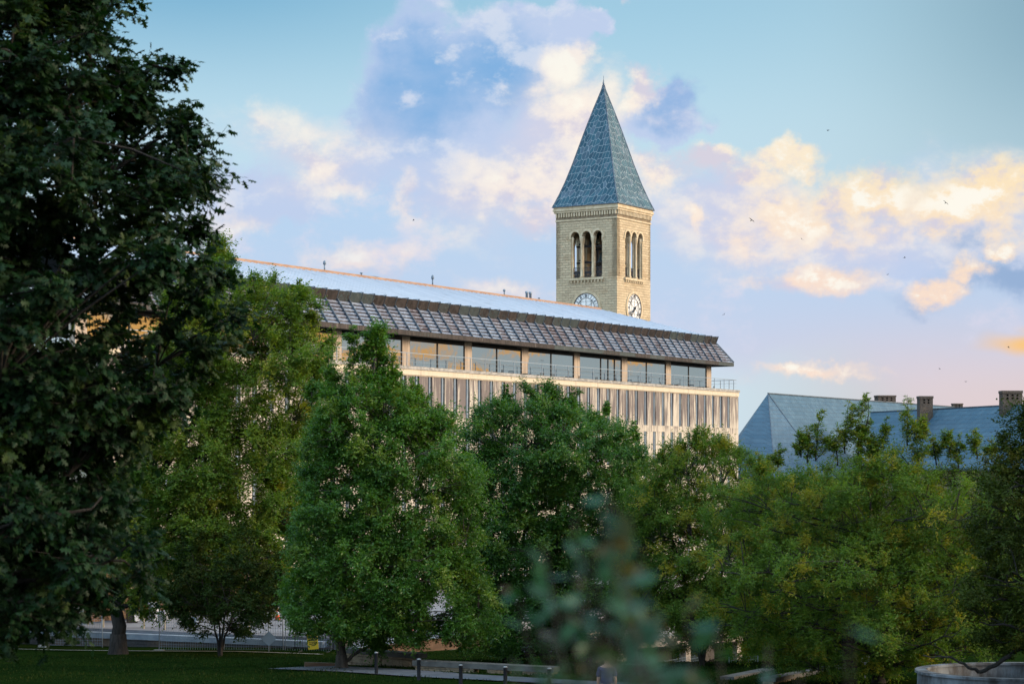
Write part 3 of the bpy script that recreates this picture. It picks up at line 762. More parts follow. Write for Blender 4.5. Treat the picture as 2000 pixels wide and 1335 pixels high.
        for i in range(12):
            a = 2*math.pi*(i+.5)/12; stick(fr, RC*.67*math.sin(a), RC*.67*math.cos(a), RC*.96*math.sin(a), RC*.96*math.cos(a), .022)
        for i in range(12):       # radial glazing bars of the centre
            a = 2*math.pi*i/12
            if i % 2 == 0: stick(fr, .2*math.sin(a), .2*math.cos(a), RC*.64*math.sin(a), RC*.64*math.cos(a), .022)
        for q in (-.42, .42):
            stick(fr, q*RC, -RC*.5, q*RC, RC*.5, .025); stick(fr, -RC*.5, q*RC, RC*.5, q*RC, .025)
        fr.build('clock_frame', M['clockiron'], d)
        nu = MB()
        for i, tx in enumerate(NUM):
            a = 2*math.pi*i/12; wid = {'I': .10, 'V': .2, 'X': .2}; tot = sum(wid[ch] for ch in tx); x = -tot/2
            def P2(x_, r_): return (x_*math.cos(a)+r_*math.sin(a), -x_*math.sin(a)+r_*math.cos(a))
            r0, r1 = RC*.71, RC*.92
            for ch in tx:
                wv = wid[ch]
                if ch == 'I': segs = [(wv/2, r0, wv/2, r1)]
                elif ch == 'V': segs = [(wv/2, r0, .02, r1), (wv/2, r0, wv-.02, r1)]
                else: segs = [(.02, r0, wv-.02, r1), (wv-.02, r0, .02, r1)]
                for (xa, ra, xb, rb_) in segs:
                    A = P2(x+xa, ra); B = P2(x+xb, rb_); stick(nu, A[0], A[1], B[0], B[1], .04, -.1)
                x += wv
        nu.build('numeral', M['clockiron'], d)
        for (frac, ln, wd) in ((7.62/12, .95, .11), (37/60, 1.45, .08)):
            hd = MB(); a = 2*math.pi*frac
            stick(hd, -.35*math.sin(a), -.35*math.cos(a), ln*math.sin(a), ln*math.cos(a), wd, -.15 if ln < 1 else -.2)
            if ln < 1:
                hb = [to3(.2*math.sin(2*math.pi*i/14), dd, .2*math.cos(2*math.pi*i/14)) for dd in (-.24, -.14) for i in range(14)]
                hd.add(hb, [tuple(range(14)), tuple(range(14, 28))]+[(i, (i+1) % 14, 14+(i+1) % 14, 14+i) for i in range(14)])
            hd.build('clock_hand', M['clockiron'], d)
        st = MB(); ringr = RC+.25
        for i in range(n):
            a0 = 2*math.pi*i/n; a1 = 2*math.pi*(i+1)/n; P = []
            for dd in (-.12, .0):
                for (rr, aa) in ((RC+.02, a0), (RC+.02, a1), (RC+.36, a1), (RC+.36, a0)): P.append(to3(rr*math.sin(aa), dd-.002, rr*math.cos(aa)))
            st.hexa(P)
        st.build('clock_surround', M['dressed'], d)
    clock(lambda s, d, z: (HW+s, d, ZC+z))
    clock(lambda s, d, z: (d, HW-s, ZC+z))
    return root
build_tower()

# ------------------------------------------------------------------ slate roofed stone halls on the right
def W3(s, b, z): p = Vector((31.25, 250, 0))+U*s+Nn*b; return (p.x, p.y, z)
def roof_poly(name, parent, polys, m=None):
    r = MB()
    for P in polys: r.add(P, [tuple(range(len(P)))])
    return r.build(name, m or M['slate'], parent)
def hollow_chimney(parent, cx, cy, z0, z1, w, d, rz, flues=3):
    c = MB(); cs, sn = math.cos(rz), math.sin(rz)
    def T(x, y, z): return (cx+x*cs-y*sn, cy+x*sn+y*cs, z)
    def bx(x0, x1, y0, y1, za, zb): c.hexa([T(x, y, z) for z in (za, zb) for (x, y) in ((x0, y0), (x1, y0), (x1, y1), (x0, y1))])
    h = z1-z0
    bx(-w/2, w/2, -d/2, d/2, z0-3, z0+h*.42)
    # pierced top: courses with holes through
    hz0, hz1 = z0+h*.42, z0+h*.82
    n = flues; step = w/(n+1.0)
    rows = 2
    for rI in range(rows):
        za = hz0+(hz1-hz0)*rI/rows; zb = hz0+(hz1-hz0)*(rI+.62)/rows; zc = hz0+(hz1-hz0)*(rI+1)/rows
        x = -w/2
        for i in range(n):
            hx = -w/2+step*(i+1); bx(x, hx-step*.22, -d/2, d/2, za, zb); x = hx+step*.22
        bx(x, w/2, -d/2, d/2, za, zb); bx(-w/2, w/2, -d/2, d/2, zb, zc)
    bx(-w/2-.06, w/2+.06, -d/2-.06, d/2+.06, hz1, z1)
    return c.build('chimney', M['chimney'], parent)
def build_hall():
    root = empty('stone_hall', (31.25, 250, -12), 0, 'stone hall with a pale blue slate roof and faceted hipped left end', 'building')
    zA, zE = 8.56, -1.7; RW = 8.0
    def L3(s, b, z): p = W3(s, b, z); return (p[0]-31.25, p[1]-250, z+12)
    rim = [(95, -RW), (0, -RW), (-6.93, -4), (-6.93, 4), (0, RW), (95, RW)]
    polys = [[L3(95, -RW, zE), L3(95, 0, zA), L3(0, 0, zA), L3(0, -RW, zE)]]
    for i in range(1, 4): polys.append([L3(*rim[i], zE), L3(0, 0, zA), L3(*rim[i+1], zE)])
    polys.append([L3(0, RW, zE), L3(0, 0, zA), L3(95, 0, zA), L3(95, RW, zE)])
    rf = roof_poly('roof', root, polys)
    cp = MB()
    cp.bar(L3(0, 0, zA+.03), L3(95, 0, zA+.03), .2, .12)
    for i in (1, 2): cp.bar(L3(0, 0, zA+.02), L3(*rim[i], zE), .1, .06)
    cp.build('ridge_cap', M['rib'], rf)
    g = MB()
    for i in range(5): g.bar(L3(*rim[i], zE-.1), L3(*rim[i+1], zE-.1), .3, .2)
    g.build('gutter', M['rib'], root)
    inner = [(s, b*.94) for s, b in rim]
    w = MB(); n = len(inner); vs = [L3(s, b, -15) for s, b in inner]+[L3(s, b, zE-.05) for s, b in inner]
    w.add(vs, [(i, (i+1) % n, (i+1) % n+n, i+n) for i in range(n)]); w.build('wall', M['hall'], root)
    for k in range(9):
        s = 4+k*4.6; o = MB()
        P = [L3(s, -7.56, -7.5), L3(s+1.4, -7.56, -7.5), L3(s+1.4, -7.50, -7.5), L3(s, -7.50, -7.5), L3(s, -7.56, -3.4), L3(s+1.4, -7.56, -3.4), L3(s+1.4, -7.5, -3.4), L3(s, -7.5, -3.4)]
        o.hexa(P).build('window', M['slotglass'], root)
    p = L3(44, 1.5, 8); hollow_chimney(root, p[0], p[1], 20.3, 21.6, 2.6, 1.6, R(10), 3)
    p = L3(70, -.2, 8); hollow_chimney(root, p[0], p[1], 20.2, 21.1, 1.5, 1.2, R(0), 2)
    # lower roof peeping out at the far left
    q = roof_poly('lower_roof', root, [[L3(-30, 12, 6.6), L3(0, 12, 6.6), L3(0, 4, -.5), L3(-30, 4, -.5)]])
    return root
build_hall()
def build_wing():
    A = Vector((44.8, 256, 6.4)); B = Vector((59.2, 211.5, 6.4)); Am = Vector((42.2, 241.5, -.6))
    root = empty('stone_wing', (50, 240, -12), 0, 'nearer stone wing with a dark blue slate roof and tall pierced chimneys', 'building')
    O = Vector((50, 240, -12)); d = (B-A).normalized(); m = Vector((-.952, -.307, 0)); run = 6.6
    Bm = B+m*run+Vector((0, 0, -7.0)); back = A-m*run+Vector((0, 0, -7)); bb = B-m*run+Vector((0, 0, -7))
    rf = roof_poly('roof', root, [[p-O for p in P] for P in ([A, Am, Bm, B], [A, back, Am], [A, B, bb, back])])
    MB().bar(A-O+Vector((0, 0, .03)), B-O+Vector((0, 0, .03)), .2, .12).build('ridge_cap', M['rib'], rf)
    MB().bar(Am-O-Vector((0, 0, .1)), Bm-O-Vector((0, 0, .1)), .3, .2).build('gutter', M['rib'], root)
    w = MB(); ring = [Am-m*.5, Bm-m*.5, bb+m*.5, back+m*.5]
    vs = [(p.x-O.x, p.y-O.y, -3) for p in ring]+[(p.x-O.x, p.y-O.y, 11.35) for p in ring]
    w.add(vs, [(i, (i+1) % 4, (i+1) % 4+4, i+4) for i in range(4)]); w.build('wall', M['hall'], root)
    for k in range(6):
        p = Am+(Bm-Am).normalized()*(2.5+k*4.2)-m*.46
        q = p+(Bm-Am).normalized()*1.4
        o = MB(); mm = m*.08
        o.hexa([Vector((v.x-O.x, v.y-O.y, z)) for z in (4.5, 9) for v in (p, q, q+mm, p+mm)]).build('window', M['slotglass'], root)
    def at(px, Dd): return ((px-1000)/F*Dd-O.x, Dd-O.y)
    x, y = at(1974, 225); hollow_chimney(root, x, y, 18.35, 20.0, 2.2, 1.3, R(4), 3)
    x, y = at(1806.5, 240); hollow_chimney(root, x, y, 18.4, 19.9, 1.55, 1.3, R(4), 2)
    return root
build_wing()
def build_far():
    root = empty('distant_building', (-17.6, 250, 0), R(24), 'distant blue roof peak just showing above the long copper ridge', 'building')
    rf = MB(); rf.add([(-7, -7, 20.6), (7, -7, 20.6), (7, 7, 20.6), (-7, 7, 20.6), (-1, 0, 22.9), (1, 0, 22.9)], [(0, 1, 5, 4), (1, 2, 5), (2, 3, 4, 5), (3, 0, 4)])
    rf.build('roof', M['slate'], root); MB().box(-6.6, 6.6, -6.6, 6.6, -14, 20.55).build('wall', M['hall'], root)
build_far()

# ------------------------------------------------------------------ plaza edge, walls, fences, posts, small things
def at(px, D): return ((px-1000)/F*D, D)
def atz(px, py, D): return Vector(((px-1000)/F*D, D, (905-py)/F*D))
def build_edges():
    # low stone wall with a white coping in front of the plaza
    a = Vector((-60, 140.7, 0)); b = Vector((-28.4, 125.9, 0)); c = Vector((-10.6, 117.6, 0))
    root = empty('plaza_wall', (-28.4, 125.9, -11.2), 0, 'low dark stone wall with white coping along the plaza edge at left', 'wall')
    O = root.location
    w = MB(); cp = MB()
    for p, q in ((a, b), (b, c)):
        d = (q-p).normalized(); n = Vector((d.y, -d.x, 0))
        ring = [p-n*.0-O, q-n*.0-O, q+n*.45-O, p+n*.45-O]
        w.hexa([Vector((v.x, v.y, z)) for z in (-1.2, .68) for v in ring])
        ring = [p-n*.25-O, q-n*.25-O, q+n*.55-O, p+n*.55-O]
        cp.hexa([Vector((v.x, v.y, z)) for z in (.684, 1.02) for v in ring])
    w.build('wall', M['greystone'], root); cp.build('coping', M['white'], root)
    # corner pier
    r2 = empty('stone_pier', (-9.35, 115.6, -11.0), R(30), 'brown stone pier at the corner of the plaza behind the oak trunk', 'pier')
    MB().box(-.32, .32, -.32, .32, -1, 1.25).build('shaft', M['rubble'], r2); MB().box(-.4, .4, -.4, .4, 1.252, 1.4).build('cap', M['coping'], r2)
    # retaining wall: stone below, brown boards above
    p = Vector((-8.63, 111.4, 0)); q = Vector((-2.85, 120, 0)); e = Vector((5.2, 132.0, 0))
    d = (q-p).normalized(); n = Vector((d.y, -d.x, 0))
    r3 = empty('retaining_wall', (-8.63, 111.4, -11), math.atan2(d.y, d.x), 'brown stone retaining wall topped by boards below the plaza', 'wall')
    L1 = (q-p).length; L2 = (e-p).length
    MB().box(0, L2, -.55, -.01, -4.2, .28).build('wall', M['rubble'], r3)
    MB().box(0, L1+2.2, -.35, -.012, .284, 1.0).build('hoarding', M['wood'], r3)
    MB().box(-.1, L1+2.2, -.42, -.006, 1.004, 1.06).build('coping', M['white'], r3)
build_edges()
def seat_wall(x0, D0, x1, D1, zt, h, label, gaps=True):
    a = Vector((*at(x0, D0), 0)); b = Vector((*at(x1, D1), 0)); d = (b-a).normalized(); L = (b-a).length
    root = empty('seat_wall', (a.x, a.y, zt), math.atan2(d.y, d.x), label, 'wall')
    MB().box(0, L, -.3, .3, -.22, 0).build('slab', M['ledge'], root)
    w = MB(); x = .1; rng = random.Random(int(x0))
    while x < L-.3:
        wd = rng.uniform(.6, 1.3); x2 = min(x+wd, L-.05); w.box(x, x2, -.22+rng.uniform(-.05, .03), .22, -h-.6, -.224); x = x2+(rng.uniform(.3, .8) if gaps and rng.random() < .4 else .02)
    w.build('stone', M['rubble'], root)
seat_wall(672, 94, 826, 91, -8.42, .6, 'dark low seat wall beside the oak trunk and the first posts', False)
seat_wall(812, 87, 1087, 84, -8.32, .5, 'long weathered seat slab on stones behind the walk posts')
seat_wall(1222, 95, 1300, 93, -9.25, .5, 'short seat slab in front of the entrance pavilion')

def build_posts():
    proto = None
    lab = ['black walk post nearest the oak trunk', 'black walk post second from the oak trunk', 'black walk post where the long seat slab begins',
           'black walk post in front of the middle of the seat slab', 'black walk post at the right end of the seat slab']
    for i, (px, D, top) in enumerate(((735, 83, 1272), (818, 78, 1285), (900, 74, 1296.5), (987, 71.5, 1300), (1073, 70, 1303))):
        x, y = at(px, D); z = gz(x, y); h = (905-top)/F*D-z
        if proto is None:
            proto = empty('walk_post', (0, 0, 0)); ph = 1.15
            MB().lathe([(.085, -.3), (.085, .0), (.07, .02), (.07, 1.0), (.075, 1.02), (.075, 1.09)], n=12).build('shaft', M['post'], proto)
            MB().lathe([(.078, 1.091), (.078, 1.12), (.05, 1.15)], n=12).build('cap', M['postcap'], proto); o = proto
        else:
            o = proto.copy(); COL.objects.link(o)
            for ch in list(proto.children): c = ch.copy(); COL.objects.link(c); c.parent = o
        o.location = (x, y, z); o.scale = (1, 1, h/1.15); tag(o, lab[i], 'bollard', 'black posts along the walk')
build_posts()

def fence_panel(px0, D0, px1, D1, top, bot, label, lean=0):
    a = atz(px0, bot, D0); b = atz(px1, bot, D1); h = (bot-top)/F*(D0+D1)/2; d = Vector((b.x-a.x, b.y-a.y, 0)); L = d.length
    root = empty('fence_panel', a, math.atan2(d.y, d.x), label, 'fence', 'wire construction fence panels'); root.rotation_euler.x = R(lean)
    MB().tube([(0, 0, 0), (0, 0, h)], .03, 6).build('post', M['rail'], root); MB().tube([(L, 0, 0), (L, 0, h)], .03, 6).build('post', M['rail'], root)
    w = MB(); nx = int(L/.14); nz = int(h/.16)
    for i in range(1, nx): w.bar((L*i/nx, 0, .1), (L*i/nx, 0, h-.05), .011)
    for i in range(nz+1): w.bar((0, 0, .1+(h-.15)*i/nz), (L, 0, .1+(h-.15)*i/nz), .011)
    w.build('wire_mesh', M['rail'], root)
    MB().box(-.3, .3, -.12, .12, -.02, .1).build('foot_block', M['coping'], root)
fence_panel(311, 117, 438, 116.5, 1165, 1271, 'grey wire fence panel between the dark trunk and the small vase shaped tree')
fence_panel(438, 116.4, 553, 115.8, 1170, 1275, 'grey wire fence panel between the small vase shaped tree and the barrier', 2)
fence_panel(557, 115.5, 646, 115, 1196, 1283, 'grey wire fence panel standing behind the barrier with the yellow sign', -3)
fence_panel(85, 118, 200, 117.6, 1190, 1262, 'grey wire fence panel under the big oak at far left', 3)

def build_barrier():
    a = Vector((*at(576, 112.5), 0)); b = Vector((*at(651, 112.0), 0)); zb = gz(a.x, a.y)+.05; d = b-a; L = d.length; h = 1.08
    root = empty('crowd_barrier', (a.x, a.y, zb), math.atan2(d.y, d.x), 'black steel crowd barrier with rounded corners holding a yellow sign', 'barrier')
    f = MB(); r = .16; pts = [(0, 0, .12), (0, 0, h-r)]+[(r-r*math.cos(t), 0, h-r+r*math.sin(t)) for t in (.4, .8, 1.2, 1.57)]+[(L-r+r*math.sin(t), 0, h-r+r*math.cos(t)) for t in (0.01, .4, .8, 1.2, 1.57)]+[(L, 0, .12)]
    f.tube(pts, .024, 6); f.tube([(0, 0, .2), (L, 0, .2)], .02, 6); f.build('frame', M['black'], root)
    for i in range(1, 15): MB().tube([(L*i/15, 0, .2), (L*i/15, 0, h-.01)], .009, 5).build('bar', M['black'], root)
    for x in (.3, L-.3): MB().bar((x, -.3, 0), (x, .3, 0), .05).build('foot', M['black'], root); 
    # the sign tied to it
    s = empty('warning_sign', (a.x+d.x*.49, a.y+d.y*.49-.05, zb+.13), math.atan2(d.y, d.x), 'yellow caution sign with black lettering tied to the crowd barrier', 'sign')
    s.rotation_euler.y = R(-6)
    MB().box(-.30, .30, -.022, -.002, 0, .92).build('board', M['yellow'], s)
    MB().box(-.25, .25, -.028, -.0225, .48, .84).build('black_panel', M['black'], s)
    def text(body, size, x, z, m, parent, y=-.0285):
        cu = bpy.data.curves.new('lettering', 'FONT'); cu.body = body; cu.size = size; cu.align_x = 'CENTER'; cu.align_y = 'CENTER'; cu.extrude = .001; cu.offset = .004
        tmp = bpy.data.objects.new('lettering', cu); COL.objects.link(tmp)
        dg = bpy.context.evaluated_depsgraph_get(); me = bpy.data.meshes.new_from_object(tmp.evaluated_get(dg))
        bpy.data.objects.remove(tmp); o = link_mesh('lettering', me, m, parent); o.rotation_euler = (R(90), 0, 0); o.location = (x, y-.002, z); return o
    text('CAUTION', .105, 0, .75, M['yellow'], s); text('KEEP OUT', .105, 0, .57, M['yellow'], s)
    text('AUTHORIZED', .075, 0, .39, M['black'], s, -.0235); text('PERSONNEL', .075, 0, .30, M['black'], s, -.0235); text('ONLY', .075, 0, .21, M['black'], s, -.0235)
build_barrier()

def build_props():
    # diamond road sign seen from behind
    x, y = at(525, 113); z = gz(x, y)
    r = empty('road_sign', (x, y, z), R(12), 'diamond shaped blank sign back among the leaves beside the fence', 'sign')
    MB().tube([(0, .03, -.3), (0, .03, 1.7)], .03, 6).build('pole', M['rail'], r)
    zc = (905-1246)/F*113-z; q = .42
    MB().hexa([(0, -.01, zc-q), (q, -.01, zc), (q, .0, zc), (0, .0, zc-q), (-q, -.01, zc), (0, -.01, zc+q), (0, 0, zc+q), (-q, 0, zc)]).build('board', M['tarp'], r)
    # orange drums
    for i, (px, D, lab) in enumerate(((684, 119.5, 'orange and white drum on the corner beside the oak trunk'), (798, 121, 'orange and white drum on the plaza under hanging leaves'))):
        x, y = at(px, D); r = empty('traffic_drum', (x, y, PZ0), 0, lab, 'drum', 'orange traffic drums')
        MB().lathe([(.28, .1), (.27, .35), (.25, .38), (.25, .6), (.23, .62), (.22, .95), (.1, 1.0)], n=16).build('drum_body', M['orange'], r)
        MB().lathe([(.268, .39), (.262, .58)], n=16).build('white_band', M['whiteplastic'], r); MB().lathe([(.4, 0), (.4, .09), (.3, .1)], n=16).build('base', M['black'], r)
    x, y = at(542, 131); r = empty('traffic_cone', (x, y, PZ0), 0, 'orange traffic cone with white collar out on the plaza', 'cone')
    MB().lathe([(.17, .04), (.03, .8)], n=14).build('cone_body', M['orange'], r); MB().lathe([(.128, .35), (.092, .55)], n=14).build('white_band', M['whiteplastic'], r); MB().box(-.22, .22, -.22, .22, 0, .04).build('base', M['black'], r)
    # roof drains / stanchions: pole on a white disc
    labs = ['white disc stand with a pole close to the plaza edge', 'white disc stand without neighbours left of the orange drum', 'white disc stand far back between the oak leaves', 'white disc stand at the right under the oak branch', 'white disc stand behind the orange drum']
    for (px, D), lab in zip(((722, 119.2), (758, 120.5), (713, 124.5), (858, 124), (792, 126)), labs):
        x, y = at(px, D); r = empty('pole_stand', (x, y, PZ0), 0, lab, 'stand', 'white disc stands on the plaza')
        MB().lathe([(.3, 0), (.3, .03), (.1, .1), (.05, .16)], n=16).build('base', M['whiteplastic'], r); MB().lathe([(.03, .16), (.03, 1.0)], n=8).build('pole', M['bluegrey'], r)
    # stakes along the plaza edge
    for i, px in enumerate((202, 281, 322, 361, 487, 573, 609)):
        s_ = (px-1000)/F; D = 124.5-(px-200)/450*6.6+.9; x, y = at(px, D)
        o = MB().box(-.04, .04, -.04, .04, 0, .62+.2*(i % 2)).build('survey_stake', M['stake']); o.location = (x, y, PZ0)
        tag(o, 'pale wooden stake standing on the plaza just behind the white coping', 'stake', 'wooden stakes on the plaza edge')
    # left: barrels, machine, bin, boards
    x, y = at(300, 131); o = MB().lathe([(.36, 0), (.38, .05), (.36, .4), (.38, .44), (.36, .8), (.38, .84), (.36, 1.15), (.3, 1.17)], n=18).build('white_barrel', M['whiteplastic']); o.location = (x, y, PZ0)
    tag(o, 'white ribbed barrel beside the yellow machine', 'barrel')
    x, y = at(286, 132); r = empty('small_machine', (x, y, PZ0), R(10), 'small rusty and yellow construction machine beside the white barrel', 'machine')
    MB().box(-.8, .3, -.4, .4, .35, 1.0).build('engine_box', M['rust'], r); MB().box(-.3, .35, -.35, .35, 1.002, 1.55).build('hopper', M['bluegrey'], r)
    t = MB(); 
    for k in range(5): t.bar((.34, -.3, .45+k*.3), (.55, .3, .6+k*.3), .1)
    t.bar((.45, 0, .3), (.45, 0, 1.8), .12); t.build('mast', M['machine'], r)
    for sx in (-.6, .2):
        for sy in (-.42, .42):
            o = MB().lathe([(.1, -.06), (.3, -.06), (.32, 0), (.3, .06), (.1, .06)], n=14).build('wheel', M['black'], r); o.rotation_euler = (R(90), 0, 0); o.location = (sx, sy, .3)
    x, y = at(258, 129); r = empty('waste_bin', (x, y, PZ0), R(20), 'dark bin draped with a white bag just right of the dark trunk', 'bin')
    MB().hexa([(-.3, -.25, 0), (.3, -.25, 0), (.3, .25, 0), (-.3, .25, 0), (-.36, -.3, .8), (.36, -.3, .8), (.36, .3, .8), (-.36, .3, .8)]).build('bin_body', M['black'], r)
    MB().hexa([(.12, -.33, .1), (.42, -.3, .15), (.44, -.1, .15), (.2, -.31, .1), (.05, -.36, .83), (.42, -.36, .84), (.42, .2, .83), (.05, -.305, .83)]).build('bag', M['whiteplastic'], r)
    x, y = at(248, 133); o = MB().box(-.9, .9, -.25, .25, .9, 1.0).box(-.85, -.75, -.2, .2, 0, .898).box(.75, .85, -.2, .2, 0, .898).build('work_bench', M['stake']); o.location = (x, y, PZ0); o.rotation_euler = (0, 0, R(8)); tag(o, 'pale wooden work bench on the plaza beside the dark trunk', 'bench')
    x, y = at(321, 131); o = MB().lathe([(.26, 0), (.3, .55), (.32, .6), (.28, .62)], n=16).build('bucket', M['whiteplastic']); o.location = (x, y, PZ0); tag(o, 'white bucket on the plaza right of the barrel', 'bucket')
    x, y = at(377, 128); o = MB().hexa([(-.3, -.2, 0), (.3, -.25, 0), (.28, .25, 0), (-.3, .2, 0), (-.2, -.1, .4), (.2, -.16, .5), (.16, .14, .46), (-.2, .1, .36)]).build('cement_sack', M['white']); o.location = (x, y, PZ0); tag(o, 'pale slumped sack on the plaza behind the small vase shaped tree', 'sack')
    x, y = at(577, 140); o = MB().hexa([(-1.1, -.5, 0), (1.1, -.5, 0), (1.1, .5, 0), (-1.1, .5, 0), (-.8, -.35, .6), (.6, -.3, .85), (.8, .3, .7), (-.7, .3, .65)]).build('covered_stack', M['tarp']); o.location = (x, y, PZ0); tag(o, 'stack under a blue grey tarpaulin at the back of the plaza', 'stack')
    # hoarding across the back of the plaza on the left
    p = Vector((23.6, 214, 0))-U*100-Nn*1.3; r = empty('site_screen', (p.x, p.y, PZ0), math.atan2(.858, .5135), 'tall dark boarded site screen against the long building behind the dark trunk', 'screen')
    b = MB()
    for k in range(9): b.box(0, 21, 0, .05, .1+k*.42, .5+k*.42)
    b.build('boards', M['wood'], r)
    for k in range(6): MB().box(.2+k*4, .3+k*4, -.11, -.002, 0, 3.9).build('upright', M['stake'], r)
    # timber edging lying by the oak
    x, y = at(630, 91); z = gz(x, y); o = MB().box(-.8, .8, -.12, .12, -.1, .2).build('timber_edging', M['wood']); o.location = (x, y, z); o.rotation_euler = (0, R(3), R(12)); tag(o, 'short dark timber edging lying at the foot of the oak', 'timber')
build_props()

def build_pavilion():
    P = atz(1350, 1238, 133); base = -14.4
    root = empty('entrance_pavilion', (P.x, P.y, base), math.atan2(.858, .5135)-R(22), 'low entrance pavilion with cream fascia and square column among the trees', 'pavilion')
    h = P.z-base
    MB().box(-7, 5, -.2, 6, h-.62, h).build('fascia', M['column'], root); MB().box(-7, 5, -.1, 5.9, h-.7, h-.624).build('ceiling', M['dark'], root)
    for x in (-5.6, -.15, 4.4): MB().box(x-.22, x+.22, .1, .54, -1, h-.702).build('column', M['column'], root)
    MB().box(-6.6, 4.8, 3, 3.2, -1, h-.702).build('back_wall', M['bronze'], root)
    for x in (-4.4, -3.0, -1.6, 1.0, 2.4): g = MB().box(x, x+1.2, 2.94, 2.996, 0, h-1).build('window', M['slotglass'], root)
    # dark slatted gate screens lower down
    for (px, D, w, lab) in ((1012, 112, 2.4, 'dark ribbed metal screen behind the seat slab at the multi stemmed tree'), (1085, 114, 2.2, 'dark ribbed metal screen right of the seat slab end')):
        x, y = at(px, D); r = empty('metal_screen', (x, y, -11.8), R(8), lab, 'screen')
        m = MB(); k = 0
        while k*.16 < w: m.box(k*.16, k*.16+.09, 0, .05, 0, 2.2); k += 1
        m.box(0, w, .052, .08, 0, 2.15); m.build('slats', M['bluegrey' if px < 1050 else 'bronze'], r)
build_pavilion()
fence_panel(1298, 104, 1372, 108, 1289, 1322, 'dark draped wire fence panel below the entrance pavilion column')
fence_panel(1424, 96, 1480, 97, 1282, 1322, 'low wire fence panel among the locust branches right of the pavilion')
fence_panel(1826, 92, 1856, 94, 1250, 1286, 'small wire fence panel above the white curved basin')
def curb_wall(px0, py0, D0, px1, py1, D1, label):
    a = atz(px0, py0, D0); b = atz(px1, py1, D1); d = b-a; d.z = 0
    root = empty('stone_kerb_wall', (a.x, a.y, a.z), math.atan2(d.y, d.x), label, 'wall'); L = d.length; dz = b.z-a.z
    MB().hexa([(0, -.2, -1.6), (L, -.2, -1.6+dz), (L, .2, -1.6+dz), (0, .2, -1.6), (0, -.2, -.16), (L, -.2, dz-.16), (L, .2, dz-.16), (0, .2, -.16)]).build('stone', M['rubble'], root)
    MB().hexa([(0, -.28, -.156), (L, -.28, dz-.156), (L, .28, dz-.156), (0, .28, -.156), (0, -.28, 0), (L, -.28, dz), (L, .28, dz), (0, .28, 0)]).build('slab', M['ledge'], root)
curb_wall(1298, 1322, 84, 1390, 1308, 90, 'sloping stone kerb wall rising right below the wire fence')
curb_wall(1420, 1320, 80, 1500, 1304, 88, 'sloping stone kerb wall behind the locust trunks')
curb_wall(1500, 1322, 76, 1640, 1297, 90, 'sloping stone kerb wall left of the white basin')

def build_basin():
    cx, cy, zt = 17.25, 69.0, -6.95
    root = empty('round_basin', (cx, cy, zt), 0, 'large round white concrete basin with stained inside at the lower right', 'basin')
    def ring(mb, r0, r1, z0, z1):
        n = 64
        for i in range(n):
            a0, a1 = 2*math.pi*i/n, 2*math.pi*(i+1)/n
            P = [(r*math.cos(a), .8*r*math.sin(a), z) for z in (z0, z1) for (r, a) in ((r0, a0), (r0, a1), (r1, a1), (r1, a0))]; mb.hexa(P)
        return mb
    ring(MB(), 3.3, 3.56, -1.8, -.082).build('basin_wall', M['basin'], root); ring(MB(), 3.25, 3.64, -.08, 0).build('rim', M['basin'], root)
    MB().lathe([(3.28, -1.2), (3.28, -1.05), (1.5, -.95)], n=40).build('soil_bed', M['soil'], root).scale = (1, .8, 1)
    x, y = at(1690, 80); o = MB().box(-.16, .16, -.02, .02, 0, .42).box(-.03, .03, .022, .06, -1.2, .4).build('notice_board', M['white']); o.location = (x, y, (905-1294)/F*80); tag(o, 'small white notice board between the locust trunks', 'sign')
build_basin()

